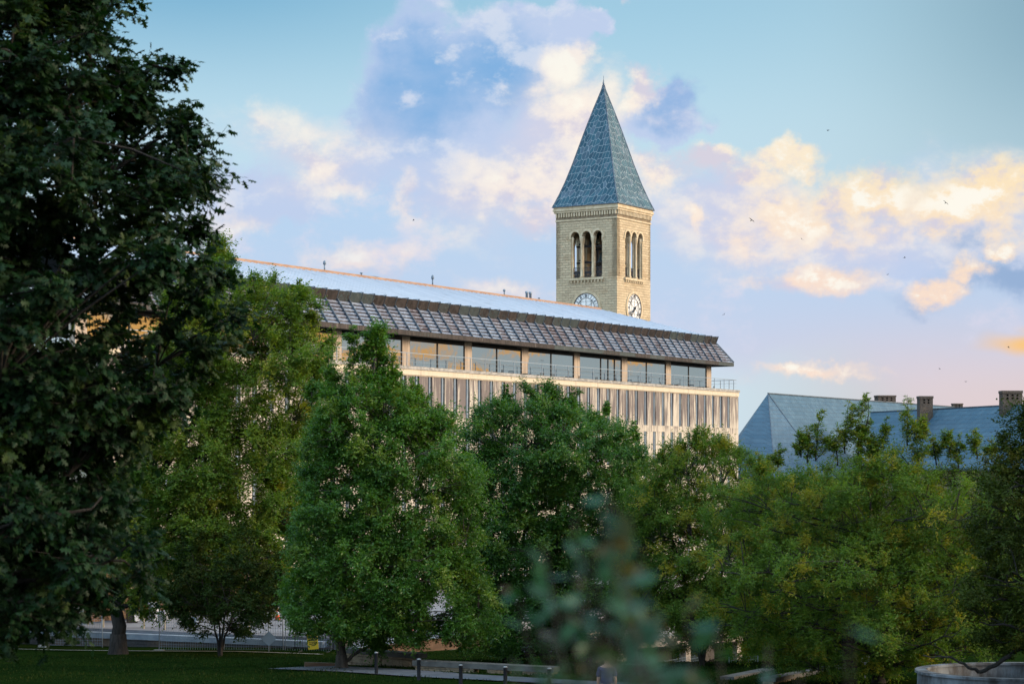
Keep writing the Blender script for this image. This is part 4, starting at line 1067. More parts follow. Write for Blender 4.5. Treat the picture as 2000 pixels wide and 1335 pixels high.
# ------------------------------------------------------------------ person walking down the slope, seen from behind
def build_person():
    x, y = at(1185, 52); z = gz(x, y)
    root = empty('person', (x, y, z), R(4), 'person seen from behind in a navy t shirt walking downhill past the shrub', 'person'); root.scale = (.97,)*3
    def skin(name, verts, edges, rad, m, parent, sub=2):
        me = bpy.data.meshes.new(name); me.from_pydata(verts, edges, []); o = bpy.data.objects.new(name, me); COL.objects.link(o)
        md = o.modifiers.new('s', 'SKIN'); md.use_smooth_shade = True
        for i, r in enumerate(rad):
            me.skin_vertices[0].data[i].radius = r if isinstance(r, tuple) else (r, r)
        me.skin_vertices[0].data[0].use_root = True
        o.modifiers.new('d', 'SUBSURF').levels = sub; o.modifiers['d'].render_levels = sub
        dg = bpy.context.evaluated_depsgraph_get(); me2 = bpy.data.meshes.new_from_object(o.evaluated_get(dg)); bpy.data.objects.remove(o)
        return link_mesh(name, me2, m, parent)
    V = [(0, 0, .93), (0, .01, 1.12), (0, 0, 1.33), (0, .01, 1.46), (0, .015, 1.53), (0, .03, 1.60), (0, .03, 1.72),
         (.17, 0, 1.42), (.22, -.03, 1.15), (.23, .05, .9), (-.17, 0, 1.42), (-.22, .02, 1.15), (-.22, .12, .92),
         (.09, 0, .88), (.1, .1, .48), (.1, .02, .08), (.1, .14, .04), (-.09, 0, .88), (-.1, -.02, .48), (-.1, -.2, .12), (-.1, -.08, .04)]
    E = [(0, 1), (1, 2), (2, 3), (3, 4), (4, 5), (5, 6), (3, 7), (7, 8), (8, 9), (3, 10), (10, 11), (11, 12), (0, 13), (13, 14), (14, 15), (15, 16), (0, 17), (17, 18), (18, 19), (19, 20)]
    Rr = [(.16, .11), (.15, .10), (.17, .11), (.1, .08), .055, (.075, .09), (.07, .085), .065, .045, .034, .065, .045, .034, .085, .06, .042, .035, .085, .06, .042, .035]
    body = skin('body', V, E, Rr, M['skin'], root)
    def hand(cx, cy, cz, side):
        vs = [(cx, cy, cz), (cx, cy+.01, cz-.07)]; es = [(0, 1)]; rr = [.028, .034]
        for k, ln in enumerate((.075, .085, .08, .062)):
            o = (k-1.5)*.02; a = len(vs); vs += [(cx, cy+o, cz-.095), (cx-side*.006, cy+o, cz-.10-ln*.55), (cx-side*.02, cy+o, cz-.10-ln)]; es += [(1, a), (a, a+1), (a+1, a+2)]; rr += [.01, .009, .008]
        a = len(vs); vs += [(cx-side*.012, cy+.035, cz-.05), (cx-side*.02, cy+.05, cz-.09)]; es += [(0, a), (a, a+1)]; rr += [.012, .009]
        skin('hand', vs, es, rr, M['skin'], root, 1)
    hand(.23, .055, .885, 1); hand(-.22, .13, .905, -1)
    sv = [(0, 0, .95), (0, .01, 1.12), (0, 0, 1.32), (0, .01, 1.44), (.17, 0, 1.41), (.235, -.02, 1.18), (-.17, 0, 1.41), (-.235, .02, 1.18)]
    skin('shirt', sv, [(0, 1), (1, 2), (2, 3), (3, 4), (4, 5), (3, 6), (6, 7)], [(.19, .14), (.175, .125), (.2, .135), (.1, .09), .085, .07, .085, .07], M['shirt'], root)
    tv = [(0, 0, .95), (.09, 0, .86), (.1, .1, .48), (.1, .02, .12), (-.09, 0, .86), (-.1, -.02, .48), (-.1, -.19, .15)]
    skin('trousers', tv, [(0, 1), (1, 2), (2, 3), (0, 4), (4, 5), (5, 6)], [(.175, .125), .105, .078, .06, .105, .078, .06], M['trousers'], root)
    hv = [(0, .0, 1.62), (0, .015, 1.72), (0, .04, 1.775)]
    skin('hair', hv, [(0, 1), (1, 2)], [(.088, .085), (.092, .10), (.07, .08)], M['hair'], root)
    face = MB()
    for s in (-1, 1): face.lathe([(.004, -.012), (.013, 0), (.004, .012)], (s*.033, .118, 1.675), 8)
    face.build('eye', M['white'], root)
    MB().hexa([(-.016, .11, 1.625), (.016, .11, 1.625), (.012, .145, 1.63), (-.012, .145, 1.63), (-.008, .115, 1.68), (.008, .115, 1.68), (.006, .122, 1.68), (-.006, .122, 1.68)]).build('nose', M['skin'], root)
    MB().box(-.025, .025, .105, .121, 1.595, 1.605).build('mouth', M['rust'], root)
    for s in (-1, 1): MB().lathe([(.01, -.03), (.02, -.01), (.022, .015), (.01, .03)], (s*.083, .025, 1.665), 8).build('ear', M['skin'], root)
build_person()

# ------------------------------------------------------------------ birds in the sky
def build_birds():
    rng = random.Random(9); me = None
    for px, py, D, s in ((1617, 255, 190, .9), (1847, 396, 200, 1), (1468, 430, 200, 1.1), (1566, 467, 240, .9), (1767, 503, 220, 1), (1734, 536, 230, .8), (1414, 614, 210, .8), (808, 430, 220, .9), (1970, 678, 210, .9), (1886, 745, 220, .8), (1835, 720, 250, .8)):
        if me is None:
            b = MB(); b.lathe([(.005, -.12), (.03, -.05), (.035, .02), (.02, .09), (.004, .13)], n=8)
            bv = [(v[0], v[2], v[1]) for v in b.v]; b.v = bv
            for s_ in (-1, 1): b.hexa([(0, -.05, .0), (0, .05, 0), (s_*.16, .04, .07), (s_*.16, -.04, .07), (0, -.05, .012), (0, .05, .012), (s_*.16, .04, .078), (s_*.16, -.04, .078)]); b.hexa([(s_*.16, -.04, .07), (s_*.16, .04, .07), (s_*.33, -.04, .04), (s_*.33, -.06, .04), (s_*.16, -.04, .078), (s_*.16, .04, .078), (s_*.33, -.04, .045), (s_*.33, -.06, .045)])
            b.hexa([(-.02, -.1, 0), (.02, -.1, 0), (.04, -.2, 0), (-.04, -.2, 0), (-.02, -.1, .01), (.02, -.1, .01), (.04, -.2, .01), (-.04, -.2, .01)])
            o = b.build('bird', M['bird']); me = o.data
        else:
            o = bpy.data.objects.new('bird', me); COL.objects.link(o)
        o.location = atz(px, py, D); o.rotation_euler = (rng.uniform(-.4, .4), rng.uniform(-.7, .7), rng.uniform(0, 6.3)); o.scale = (s,)*3
        tag(o, 'tiny dark bird flying in the evening sky', 'bird', 'birds in the sky')
build_birds()

# ------------------------------------------------------------------ trees
def leaf_mesh(name, P, d, n, L, W, rnd, hue, m, parent, template=None):
    """one leaf per row: P base point, d direction, n normal, L length, W width"""
    side = np.cross(d, n); N = len(P)
    if template is None: tp = np.array([(0, 0, 0), (.45, .5, -.12), (1, 0, -.05), (.5, -.5, -.12)]); faces = np.array([[0, 1, 2, 3]])
    else: tp, faces = template
    k = len(tp)
    V = (P[:, None]+d[:, None]*(L[:, None]*tp[None, :, 0])[..., None]+side[:, None]*(W[:, None]*tp[None, :, 1])[..., None]+n[:, None]*(W[:, None]*tp[None, :, 2])[..., None]).reshape(-1, 3)
    fc = (faces[None]+np.arange(N)[:, None, None]*k).reshape(-1, faces.shape[1]); nf = len(fc); c = faces.shape[1]
    me = bpy.data.meshes.new(name); me.vertices.add(len(V)); me.vertices.foreach_set('co', V.astype(np.float32).ravel())
    me.loops.add(nf*c); me.loops.foreach_set('vertex_index', fc.astype(np.int32).ravel())
    me.polygons.add(nf); me.polygons.foreach_set('loop_start', (np.arange(nf)*c).astype(np.int32)); me.polygons.foreach_set('loop_total', np.full(nf, c, np.int32))
    me.update(calc_edges=True)
    per = nf//N
    for nm, arr in (('rnd', rnd), ('hue', hue)):
        a = me.attributes.new(nm, 'FLOAT', 'FACE'); a.data.foreach_set('value', np.repeat(arr, per).astype(np.float32))
    return link_mesh(name, me, m, parent)
def oak_template():
    pts = [(0, 0), (.14, .10), (.20, .42), (.30, .15), (.38, .2), (.50, .60), (.58, .22), (.68, .2), (.84, .38), (.85, .14), (1.0, 0)]
    full = pts+[(x, -y) for x, y in pts[-2:0:-1]]
    tp = [(.45, 0, .02)]+[(x, y, -.22*abs(y)-.12*x*x) for x, y in full]
    n = len(full); return np.array(tp), np.array([(0, 1+i, 1+(i+1) % n) for i in range(n)])
OAK = oak_template()
def unit(v): return v/np.maximum(np.linalg.norm(v, axis=-1, keepdims=True), 1e-9)
def make_tree(name, label, base, axis_px, prof, leaf, D, trunk_r, seed, nclump=220, clump_r=1.0, sprays=24, per=11, L=.15, W=.07,
              shoots=(), stems=1, depth=.8, trunk_top=.8, mbark='bark', inner=.3, droop=0., template=None, nlimb=16, first=.15, lump=.25, keep=None, extra_limbs=(), group=None, hollow=1.0, up=.25):
    """prof: silhouette of the crown as (y, left, right) in photo pixels at the distance D, turned into heights and radii in metres"""
    rng = np.random.default_rng(seed); root = empty(name, base, 0, label, 'tree', group)
    bx, by, bz = base; k = D/F
    zz = np.array([(905-p[0])*k-bz for p in prof])[::-1]
    xl = np.array([(axis_px-p[1])*k for p in prof])[::-1]; xr = np.array([(p[2]-axis_px)*k for p in prof])[::-1]
    ax = (axis_px-1000)*k-bx                                    # crown axis in local x
    H = zz[-1]
    ph = rng.uniform(0, 6.3, 6)
    def Rad(z, a):
        l = np.interp(z, zz, xl); r = np.interp(z, zz, xr); c = np.cos(a); m_ = (l+r)/2*depth
        side = np.where(c > 0, r, l)
        side = np.sign(side)*np.maximum(np.abs(side), .05)
        q = 1+lump*(np.sin(a*2+z*1.1+ph[0])*.5+np.sin(a*3-z*1.7+ph[1])*.35+np.sin(z*2.6+a+ph[2])*.4)*np.abs(np.sin(a))**.5
        return q/((np.abs(c)/np.abs(side))**3+(np.abs(np.sin(a))/np.maximum(m_, .05))**3)**(1/3), side
    wood = MB(); nodes = []
    def limb(pts, r0, r1, n=7, wob=.012):
        pts = np.array(pts, float); K = max(3, len(pts)*3); s = np.linspace(0, len(pts)-1, K); i = np.arange(len(pts))
        Q = np.stack([np.interp(s, i, pts[:, j]) for j in range(3)], 1)
        Q[1:-1] += rng.normal(0, 1, (K-2, 3))*np.linalg.norm(pts[-1]-pts[0])*wob
        rs = r0+(r1-r0)*np.linspace(0, 1, K)**.8
        wood.tube(Q, rs, n); 
        for q, r in zip(Q[1:], rs[1:]): nodes.append((*q, r))
        return Q, rs
    tops = []
    for sI in range(stems):
        if stems == 1: dirx = np.array([ax, 0])
        else:
            a = sI*2*math.pi/stems+.4; dirx = np.array([ax+math.cos(a)*xr.max()*.38, math.sin(a)*xr.max()*.3])
        tz = H*trunk_top
        pts = [(0, 0, -.4), (dirx[0]*(0 if stems == 1 else .12), dirx[1]*.1, tz*.16), (dirx[0]*(.1 if stems == 1 else .4), dirx[1]*.45, tz*.4), (dirx[0]*.9, dirx[1]*.9, tz*.75), (dirx[0], dirx[1], tz)]
        rr = trunk_r if stems == 1 else trunk_r*.62
        Q, rs = limb(pts, rr, rr*.14, 10, .004); tops.append((Q, rs))
        if sI == 0 and stems == 1: wood.tube([(0, 0, -.5), (0, 0, .02), (0, 0, trunk_r*.9), (.0, 0, trunk_r*2.4)], [trunk_r*1.5, trunk_r*1.28, trunk_r*1.08, trunk_r*.97], 12)
    for i in range(nlimb):
        Q, rs = tops[i % stems]; f = first+(.92-first)*((i//stems)+rng.uniform(0, .8))/max(1, nlimb//stems); f = min(f, .95)
        j = min(int(f*(len(Q)-1)), len(Q)-2); p = Q[j]; a = i*2.4+rng.uniform(-.4, .4)
        rise = H*rng.uniform(.06, .2)*(1-droop*2); z2 = min(max(p[2]+rise, zz[0]+.2), H*.97)
        r_, _ = Rad(np.array([z2]), np.array([a])); r_ = float(r_[0])*.82
        e = np.array([ax+math.cos(a)*r_, math.sin(a)*r_, z2]); mid = p*.5+e*.5+np.array([0, 0, rise*.18])
        Q2, r2 = limb([p, p*.72+mid*.28+np.array([0, 0, .05]), mid, e], min(rs[j]*.62, trunk_r*.42), .02, 6)
        for b in range(3):
            jj = int(len(Q2)*(.3+.2*b)); q = Q2[jj]; a2 = a+rng.choice([-1, 1])*rng.uniform(.5, 1.1); z3 = q[2]+rng.uniform(-.1, .9)*rise
            rr_, _ = Rad(np.array([min(max(z3, zz[0]), H)]), np.array([a2])); e2 = np.array([ax+math.cos(a2)*float(rr_[0])*.8, math.sin(a2)*float(rr_[0])*.8, z3])
            e2 = q+(e2-q)*min(1, .55*np.linalg.norm(e-p)/max(.1, np.linalg.norm(e2-q)))
            limb([q, (q+e2)/2+np.array([0, 0, .1]), e2], r2[jj]*.6, .012, 5)
    for pts in extra_limbs: limb(pts[0], pts[1], pts[2], 8)
    # leaf clumps through the crown's volume
    C = []; zs = np.linspace(zz[0], zz[-1], 60); wgt = (np.interp(zs, zz, np.abs(xl)+np.abs(xr))+.15)**1.1; wgt /= wgt.sum()
    while len(C) < nclump:
        z = rng.choice(zs, p=wgt)+rng.normal(0, .15); pick = rng.random(); a = rng.uniform(0, 2*math.pi) if pick < .86 else rng.choice([0, math.pi])+rng.normal(0, .4); r_, side = Rad(np.array([z]), np.array([a]))
        if side[0] < 0 and rng.random() < .9: continue
        q = math.sqrt(rng.uniform(inner, 1)) if pick < .62 else (rng.uniform(.1, .8) if pick < .86 else rng.uniform(.6, 1.06)); rr = max(float(r_[0])-clump_r*.3, .05)*q
        c = np.array([ax+math.cos(a)*rr, math.sin(a)*rr, z])
        if keep is not None and not keep(c): continue
        C.append(c)
    C = np.array(C); N0 = np.array(nodes)
    for c in C:
        dd = np.linalg.norm(N0[:, :3]-c, axis=1)+np.maximum(0, N0[:, 2]-c[2]+.1)*1.2; q = N0[int(dd.argmin())]
        if dd.min() > .25: wood.tube([q[:3], (q[:3]+c)/2+np.array([0, 0, .08]), c], [min(q[3]*.7, .03), .018, .008], 4, cap=False)
    cc = np.array([ax, 0, H*.55])
    cr = clump_r*rng.uniform(.65, 1.25, len(C))
    S0 = np.repeat(C, sprays, 0); scr = np.repeat(cr, sprays); chue = np.repeat(rng.uniform(0, 1, len(C))**2.2, sprays); cbr = np.repeat(rng.uniform(0, 1, len(C)), sprays)
    out = unit((S0-cc)*np.array([1, 1, .6])); sd = unit(out*.55+rng.normal(0, .75, S0.shape)+np.array([0, 0, up-droop]))
    sp = S0+unit(rng.normal(0, 1, S0.shape))*(scr*rng.uniform(0, .45, len(S0)))[:, None]*np.array([1, 1, .7]); sl = scr*rng.uniform(.35, .95, len(S0))
    for (sx, sy_px, hgt, wd) in shoots:                        # leaders standing out of the crown: photo column, tip height, length, width
        tip = np.array([(sx-1000)*k-bx, rng.uniform(-.4, .4), (905-sy_px)*k-bz]); b0 = tip-np.array([rng.uniform(-.15, .15)*hgt, 0, hgt])
        arms = [(b0, tip, .03)]
        for q in range(4):
            f0 = rng.uniform(.0, .62); p0 = b0+(tip-b0)*f0; ang = rng.uniform(0, 6.28); ln = hgt*rng.uniform(.35, .6)*(1-f0*.5)
            arms.append((p0, p0+np.array([math.cos(ang)*.75, math.sin(ang)*.6, .75])*ln, .016))
        for (p0, p1, tr) in arms:
            mid = (p0+p1)/2+rng.normal(0, .05, 3); limb([p0, mid, p1], tr, .005, 4); n_ = int(17*np.linalg.norm(p1-p0)/clump_r)+9
            tt = rng.uniform(.1, 1, n_); s0 = p0+(p1-p0)*tt[:, None]; s1 = unit(rng.normal(0, 1, (n_, 3))*np.array([1, 1, .5])+np.array([0, 0, .35]))
            sp = np.r_[sp, s0]; sd = np.r_[sd, s1]; sl = np.r_[sl, wd*(.85-tt*.45)*rng.uniform(.5, 1, n_)]; chue = np.r_[chue, rng.uniform(.2, .9, n_)]; cbr = np.r_[cbr, rng.uniform(.4, 1, n_)]
    if template is not None:
        for q0, q1 in zip(sp, sp+sd*sl[:, None]): wood.tube([q0, q1], [.006, .002], 3, cap=False)
    n_s = len(sp); t = np.tile(np.linspace(.12, 1, per), n_s)+rng.normal(0, .04, n_s*per)
    d0 = np.repeat(sd, per, 0); P = np.repeat(sp, per, 0)+d0*(np.repeat(sl, per)*t)[:, None]; P[:, 2] -= droop*.5*np.repeat(sl, per)*t**2
    P += rng.normal(0, .02, P.shape)
    sgn = np.tile(np.where(np.arange(per) % 2, 1., -1.), n_s)[:, None]
    sidev = unit(np.cross(d0, np.array([0, 0, 1.])+rng.normal(0, .25, d0.shape)))
    ld = unit(d0*.55+sidev*sgn*.8+rng.normal(0, .3, d0.shape)+np.array([0, 0, -.18-droop*.9]))
    nn = rng.normal(0, .55, d0.shape)+np.array([0, 0, .75])+np.repeat(unit((sp-cc)), per, 0)*.45; nn = unit(nn-ld*(nn*ld).sum(1, keepdims=True))
    nL = len(P); Ls = L*rng.uniform(.65, 1.25, nL); rnd = np.clip(np.repeat(cbr, per)*.55+rng.uniform(0, .45, nL), 0, 1); hue = np.clip(np.repeat(chue, per)*.8+rng.uniform(0, .3, nL), 0, 1)
    wood.build('trunk', M[mbark], root)
    leaf_mesh('crown', P, ld, nn, Ls, Ls*W/L, rnd, hue, leaf, root, template)
    return root
def foot(px, D, dz=0): x, y = at(px, D); return (x, y, gz(x, y)+dz)
LF = dict(
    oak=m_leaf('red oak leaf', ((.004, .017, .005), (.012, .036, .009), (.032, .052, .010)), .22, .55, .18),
    ash=m_leaf('ash leaf', ((.045, .10, .010), (.11, .17, .016), (.19, .20, .02)), .45, .5, .3),
    pin=m_leaf('pin oak leaf', ((.028, .09, .010), (.078, .165, .018), (.14, .19, .02)), .44, .45, .4),
    cherry=m_leaf('cherry leaf', ((.022, .075, .010), (.055, .135, .016), (.10, .17, .018)), .38, .42, .4),
    locust=m_leaf('locust leaf', ((.045, .095, .010), (.10, .165, .015), (.22, .19, .014)), .44, .55, .25),
    olive=m_leaf('olive locust leaf', ((.022, .036, .004), (.05, .068, .007), (.11, .09, .010)), .34, .6, .15),
    dark=m_leaf('dark leaf', ((.010, .024, .004), (.024, .044, .007), (.05, .055, .008)), .28, .6, .12),  # plain dark green leaf colours
    shrub=m_leaf('shrub leaf', ((.012, .055, .024), (.04, .115, .065), (.085, .06, .03)), .3, .42, .32),
)

TREES = True
def build_trees():
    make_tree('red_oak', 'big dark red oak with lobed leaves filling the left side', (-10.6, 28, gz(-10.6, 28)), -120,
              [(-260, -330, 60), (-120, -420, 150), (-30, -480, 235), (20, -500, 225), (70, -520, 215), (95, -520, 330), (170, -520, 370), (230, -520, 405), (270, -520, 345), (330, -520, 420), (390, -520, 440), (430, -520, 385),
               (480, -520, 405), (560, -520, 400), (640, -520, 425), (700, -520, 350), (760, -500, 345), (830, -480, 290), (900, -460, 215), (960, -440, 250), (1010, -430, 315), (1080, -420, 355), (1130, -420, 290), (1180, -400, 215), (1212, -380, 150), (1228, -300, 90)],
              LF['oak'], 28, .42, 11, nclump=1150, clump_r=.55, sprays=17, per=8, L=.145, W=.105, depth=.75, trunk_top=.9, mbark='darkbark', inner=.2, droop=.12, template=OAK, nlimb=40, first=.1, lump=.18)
    make_tree('ash_tree', 'tall ash with yellow green top behind the big oak', foot(231, 112), 415,
              [(470, 425, 450), (520, 385, 470), (560, 350, 590), (600, 330, 630), (650, 310, 650), (700, 290, 665), (780, 255, 655), (860, 230, 630), (950, 205, 610), (1040, 200, 610), (1130, 215, 590), (1185, 250, 540)],
              LF['ash'], 112, .46, 21, nclump=1200, clump_r=1.05, sprays=32, per=13, L=.165, W=.07, shoots=((436, 462, 1.7, .6), (402, 500, 1.6, .6), (505, 540, 1.2, .5), (583, 545, 1.5, .5), (610, 590, 1.4, .6), (640, 660, 1.0, .5)), depth=.8, nlimb=26, inner=.25, first=.25, mbark='darkbark')
    make_tree('pin_oak', 'fresh green young oak with straight trunk left of centre', foot(667, 89), 740,
              [(655, 684, 696), (705, 662, 718), (750, 640, 770), (785, 612, 840), (812, 592, 890), (850, 585, 905), (910, 590, 930), (990, 580, 955), (1060, 565, 955), (1120, 555, 965), (1180, 550, 970), (1222, 590, 965), (1250, 740, 920)],
              LF['pin'], 89, .25, 31, nclump=1050, clump_r=.8, sprays=32, per=12, L=.125, W=.062, shoots=((690, 638, 1.8, .5), (768, 690, 1.6, .5), (805, 735, 1.2, .45), (640, 690, 1.6, .5), (605, 740, 1.2, .45), (720, 665, .9, .4), (860, 790, .8, .4)), depth=.85, nlimb=26, first=.12, inner=.25, droop=.04)
    make_tree('cherry_tree', 'dark green multi stemmed tree behind the seat slab, in the centre', foot(985, 100), 1075,
              [(765, 980, 1000), (790, 950, 1120), (815, 920, 1170), (845, 900, 1250), (900, 890, 1285), (980, 890, 1285), (1060, 900, 1280), (1140, 895, 1290), (1200, 885, 1290), (1235, 890, 1270), (1262, 930, 1220)],
              LF['cherry'], 100, .34, 41, nclump=1250, clump_r=.85, sprays=30, per=12, L=.13, W=.06, shoots=((986, 752, 1.5, .5), (1042, 768, 1.1, .4), (1115, 757, 1.5, .5), (1090, 790, .9, .4), (930, 790, 1.0, .45), (1165, 800, 1.0, .45), (1235, 825, 1.0, .45), (1185, 785, .7, .35)), stems=4, depth=.85, nlimb=24, first=.3, inner=.3, mbark='darkbark')
    make_tree('small_tree', 'small vase shaped tree with dark crown in front of the low wall', foot(430, 107), 440,
              [(1040, 390, 490), (1075, 350, 540), (1120, 325, 560), (1170, 320, 575), (1210, 340, 560), (1228, 380, 500)],
              LF['dark'], 107, .13, 51, nclump=170, clump_r=.7, sprays=22, per=10, L=.15, W=.075, stems=4, depth=.9, nlimb=10, first=.35, mbark='darkbark')
    make_tree('locust_tree', 'airy honey locust with fine leaves before the right end of the long building', foot(1372, 92), 1370,
              [(850, 1345, 1385), (872, 1300, 1450), (900, 1270, 1520), (940, 1235, 1560), (1000, 1215, 1580), (1110, 1205, 1570), (1180, 1205, 1550), (1230, 1225, 1520), (1262, 1280, 1470)],
              LF['locust'], 92, .2, 61, nclump=860, clump_r=.75, sprays=24, per=13, L=.115, W=.042, shoots=((1362, 836, 1.1, .4), (1410, 855, .8, .4), (1290, 875, .8, .35), (1448, 872, .8, .4), (1330, 858, .7, .35)), stems=2, depth=.9, nlimb=22, first=.2, inner=.15, mbark='darkbark', lump=.3)
    make_tree('locust_tree', 'large honey locust with tall feathery shoots before the slate roofs', foot(1716, 76), 1700,
              [(890, 1640, 1770), (912, 1570, 1810), (930, 1530, 1870), (948, 1480, 1930), (966, 1430, 1975), (995, 1400, 1990), (1060, 1370, 2000), (1130, 1365, 2000), (1200, 1380, 1985), (1245, 1410, 1950), (1280, 1460, 1890), (1302, 1540, 1800)],
              LF['locust'], 76, .22, 71, nclump=980, clump_r=.7, sprays=22, per=13, L=.11, W=.04, shoots=((1605, 800, 1.9, .5), (1632, 830, 1.5, .5), (1660, 785, 1.9, .5), (1692, 765, 1.9, .5), (1770, 770, 1.9, .5), (1730, 815, 1.3, .45), (1580, 830, 1.4, .5), (1675, 820, 1.4, .5), (1825, 845, 1.2, .45), (1875, 850, 1.2, .45), (1790, 840, 1.2, .5), (1710, 850, 1.0, .5), (1560, 845, .9, .4), (1805, 810, .9, .4), (1850, 840, .9, .4), (1905, 838, 1.1, .45), (1945, 860, .8, .4), (1520, 870, .8, .4), (1480, 885, .8, .4)), depth=.75, nlimb=44, first=.15, inner=.12, mbark='darkbark', lump=.5, up=.4)
    make_tree('locust_tree', 'yellowing honey locust filling the gap below the hall roof behind the large one', foot(1575, 97), 1580,
              [(930, 1540, 1620), (950, 1500, 1680), (985, 1470, 1720), (1050, 1450, 1740), (1150, 1450, 1740), (1220, 1480, 1700), (1250, 1520, 1650)],
              LF['locust'], 97, .2, 65, nclump=330, clump_r=.9, sprays=24, per=12, L=.14, W=.055, depth=.8, nlimb=18, first=.2, inner=.2, mbark='darkbark')
    make_tree('locust_tree', 'darker honey locust below the wing roof near the right edge', foot(1850, 94), 1860,
              [(925, 1830, 1900), (945, 1780, 1960), (985, 1740, 2020), (1060, 1720, 2060), (1160, 1720, 2060), (1220, 1760, 2010), (1250, 1800, 1950)],
              LF['olive'], 94, .2, 67, nclump=330, clump_r=.9, sprays=24, per=12, L=.14, W=.055, depth=.8, nlimb=18, first=.2, inner=.2, mbark='darkbark')
    x, y, z = foot(2080, 64); k = 64/F
    def lp(px, py, dy=0): return ((px-1000)*k-x, dy, (905-py)*k-z)
    make_tree('old_locust', 'dark old locust at the right edge with a drooping forked limb', (x, y, z), 2060,
              [(790, 1985, 2080), (820, 1975, 2150), (870, 1930, 2200), (930, 1900, 2250), (1010, 1900, 2260), (1100, 1890, 2260), (1190, 1850, 2260), (1240, 1880, 2200), (1260, 1930, 2120)],
              LF['olive'], 64, .3, 81, nclump=380, clump_r=.7, sprays=22, per=12, L=.13, W=.05, depth=.9, nlimb=24, first=.2, inner=.2, mbark='darkbark',
              extra_limbs=((((lp(2080, 1180)), lp(2000, 1258), lp(1955, 1292), lp(1912, 1312)), .10, .06), ((lp(1912, 1312), lp(1885, 1297), lp(1856, 1284), lp(1810, 1282, .6)), .06, .02)))
    make_tree('background_tree', 'dark dense tree behind the big oak at the far left', foot(20, 122), 40,
              [(640, 0, 90), (720, -80, 160), (860, -160, 215), (1000, -180, 225), (1120, -170, 215), (1180, -120, 190)],
              LF['dark'], 122, .4, 91, nclump=260, clump_r=1.2, sprays=24, per=10, L=.24, W=.12, depth=.8, nlimb=14)
def build_shade():  # unseen trees added beside and behind the camera to darken the lawn
    spots = ((31, 60, 17), (37, 88, 18), (43, 112, 17), (32, 34, 17), (26, 10, 18), (-42, 74, 17), (-46, 100, 18), (-9, -16, 20), (9, -18, 20), (-26, 2, 19))
    for i, (x, y, H) in enumerate(spots):
        z = gz(x, y); ap = 1000+x*40; D = 100; R_ = 7
        Y = lambda h: 905-(z+h)*40
        prof = [(Y(H*f), ap-R_*40*r, ap+R_*40*r) for f, r in ((1, .15), (.93, .5), (.8, .8), (.6, 1), (.35, 1), (.2, .7), (.13, .4))]
        make_tree('shade_tree', 'unseen leafy tree added outside the view to shade the lawn', (x, y, z), ap, prof, LF['dark'], D, .35, 200+i, nclump=200, clump_r=1.5, sprays=16, per=7, L=.55, W=.32, depth=1, nlimb=12, group='added shade trees outside the view')
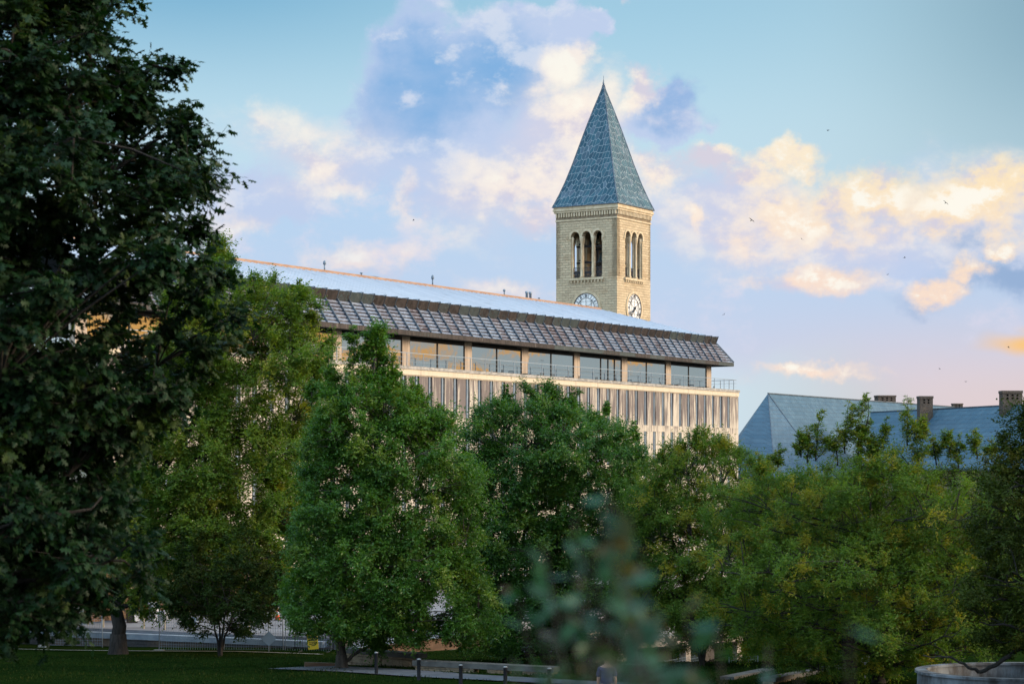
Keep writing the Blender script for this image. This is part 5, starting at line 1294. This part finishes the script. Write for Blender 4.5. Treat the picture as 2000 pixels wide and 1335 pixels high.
# foreground shrub, a few steps from the camera
def build_shrub():
    root = empty('shrub', (.42, 3.1, gz(.42, 3.1)), 0, 'out of focus shrub with blue green leaves close to the viewer', 'shrub')
    rng = np.random.default_rng(7); O = np.array(root.location); w = MB(); P = []; Dr = []
    tips = ((1185, 958), (1178, 1000), (1205, 985), (1120, 1010), (1250, 1060), (1060, 1060), (1010, 1150), (1120, 1120), (1200, 1100), (1340, 1180), (1400, 1230), (1270, 1200), (1075, 1240), (1160, 1230), (1230, 1280), (1330, 1300), (1000, 1290), (1100, 1180), (1180, 1180), (1150, 1070), (1230, 1150), (1215, 1040), (1045, 1200), (1300, 1240), (1110, 1290), (1380, 1320), (1500, 1260), (1560, 1320), (1660, 1220))
    for i, (px, py) in enumerate(tips):
        D = 3.1+rng.uniform(-.45, .55); tip = np.array(atz(px, py, D))-O; b = np.array([rng.uniform(-.08, .08), rng.uniform(-.1, .1), -.05])
        mid = b*.45+tip*.55+np.array([0, 0, .06]); pts = [b, mid, tip]; w.tube(pts, [.006, .0035, .0015], 5)
        n_ = 38 if px < 1450 else 14
        for j in range(n_):
            t = rng.uniform(.5, 1.0); p = (mid+(tip-mid)*((t-.55)/.45)) if t > .55 else b+(mid-b)*t/.55
            P.append(p); Dr.append((rng.normal(0, 1), rng.normal(0, 1), rng.normal(.25, .5)))
    P = np.array(P); d = unit(np.array(Dr)); nn = rng.normal(0, .5, P.shape)+np.array([0, -.3, .8]); nn = unit(nn-d*(nn*d).sum(1, keepdims=True)); N = len(P)
    Ls = rng.uniform(.030, .058, N)
    tp = np.array([(0, 0, 0), (.2, .3, -.05), (.5, .5, -.1), (.8, .32, -.08), (1, 0, -.02), (.8, -.32, -.08), (.5, -.5, -.1), (.2, -.3, -.05)])
    w.build('stem', M['bark'], root)
    leaf_mesh('foliage', P, d, nn, Ls, Ls*.42, rng.uniform(0, 1, N), rng.uniform(0, 1, N)**2, LF['shrub'], root, (tp, np.array([[0, 1, 2, 3, 4, 5, 6, 7]])))
build_shrub()
if TREES: build_trees(); build_shade()

# ------------------------------------------------------------------ grass blades on the lawn in view
def build_grass():
    rng = np.random.default_rng(77); N = 60000
    y = rng.uniform(76, 122, N)**1.0; x = rng.uniform(-1, 1, N)*.27*y; x = np.where(x > 1.5, x*.6, x)
    ok = (y < 116+x*.28) | (x > 2); x, y = x[ok], y[ok]
    px_ = np.array([-7.6, -5.6, -2.5, 1.8, 7, 14]); py_ = np.array([89.7, 86.5, 81, 76.5, 73, 71])   # keep the walk clear
    ok = (x < -7.4) | (np.abs(y-np.interp(x, px_, py_)) > 2.1); x, y = x[ok], y[ok]; n_ = len(x)
    clump = .5+.5*np.sin(x*1.7+np.sin(y*.9)*2)*np.sin(y*1.3+x*.4)
    P = np.stack([x, y, ground(x, y)-.01], 1); d = unit(np.stack([rng.normal(0, .45, n_), rng.normal(0, .45, n_), np.ones(n_)], 1))
    nn = rng.normal(0, 1, (n_, 3)); nn = unit(nn-d*(nn*d).sum(1, keepdims=True)); L = rng.uniform(.05, .13, n_)*(.6+.8*clump)
    o = leaf_mesh('grass', P, d, nn, L, L*.35, np.clip(clump*.6+rng.uniform(0, .4, n_), 0, 1), rng.uniform(0, 1, n_)**2, m_leaf('grass blade', ((.005, .014, .002), (.014, .03, .005), (.035, .04, .008)), .25, .8, .05), None)
    tag(o, kind='stuff')
build_grass()
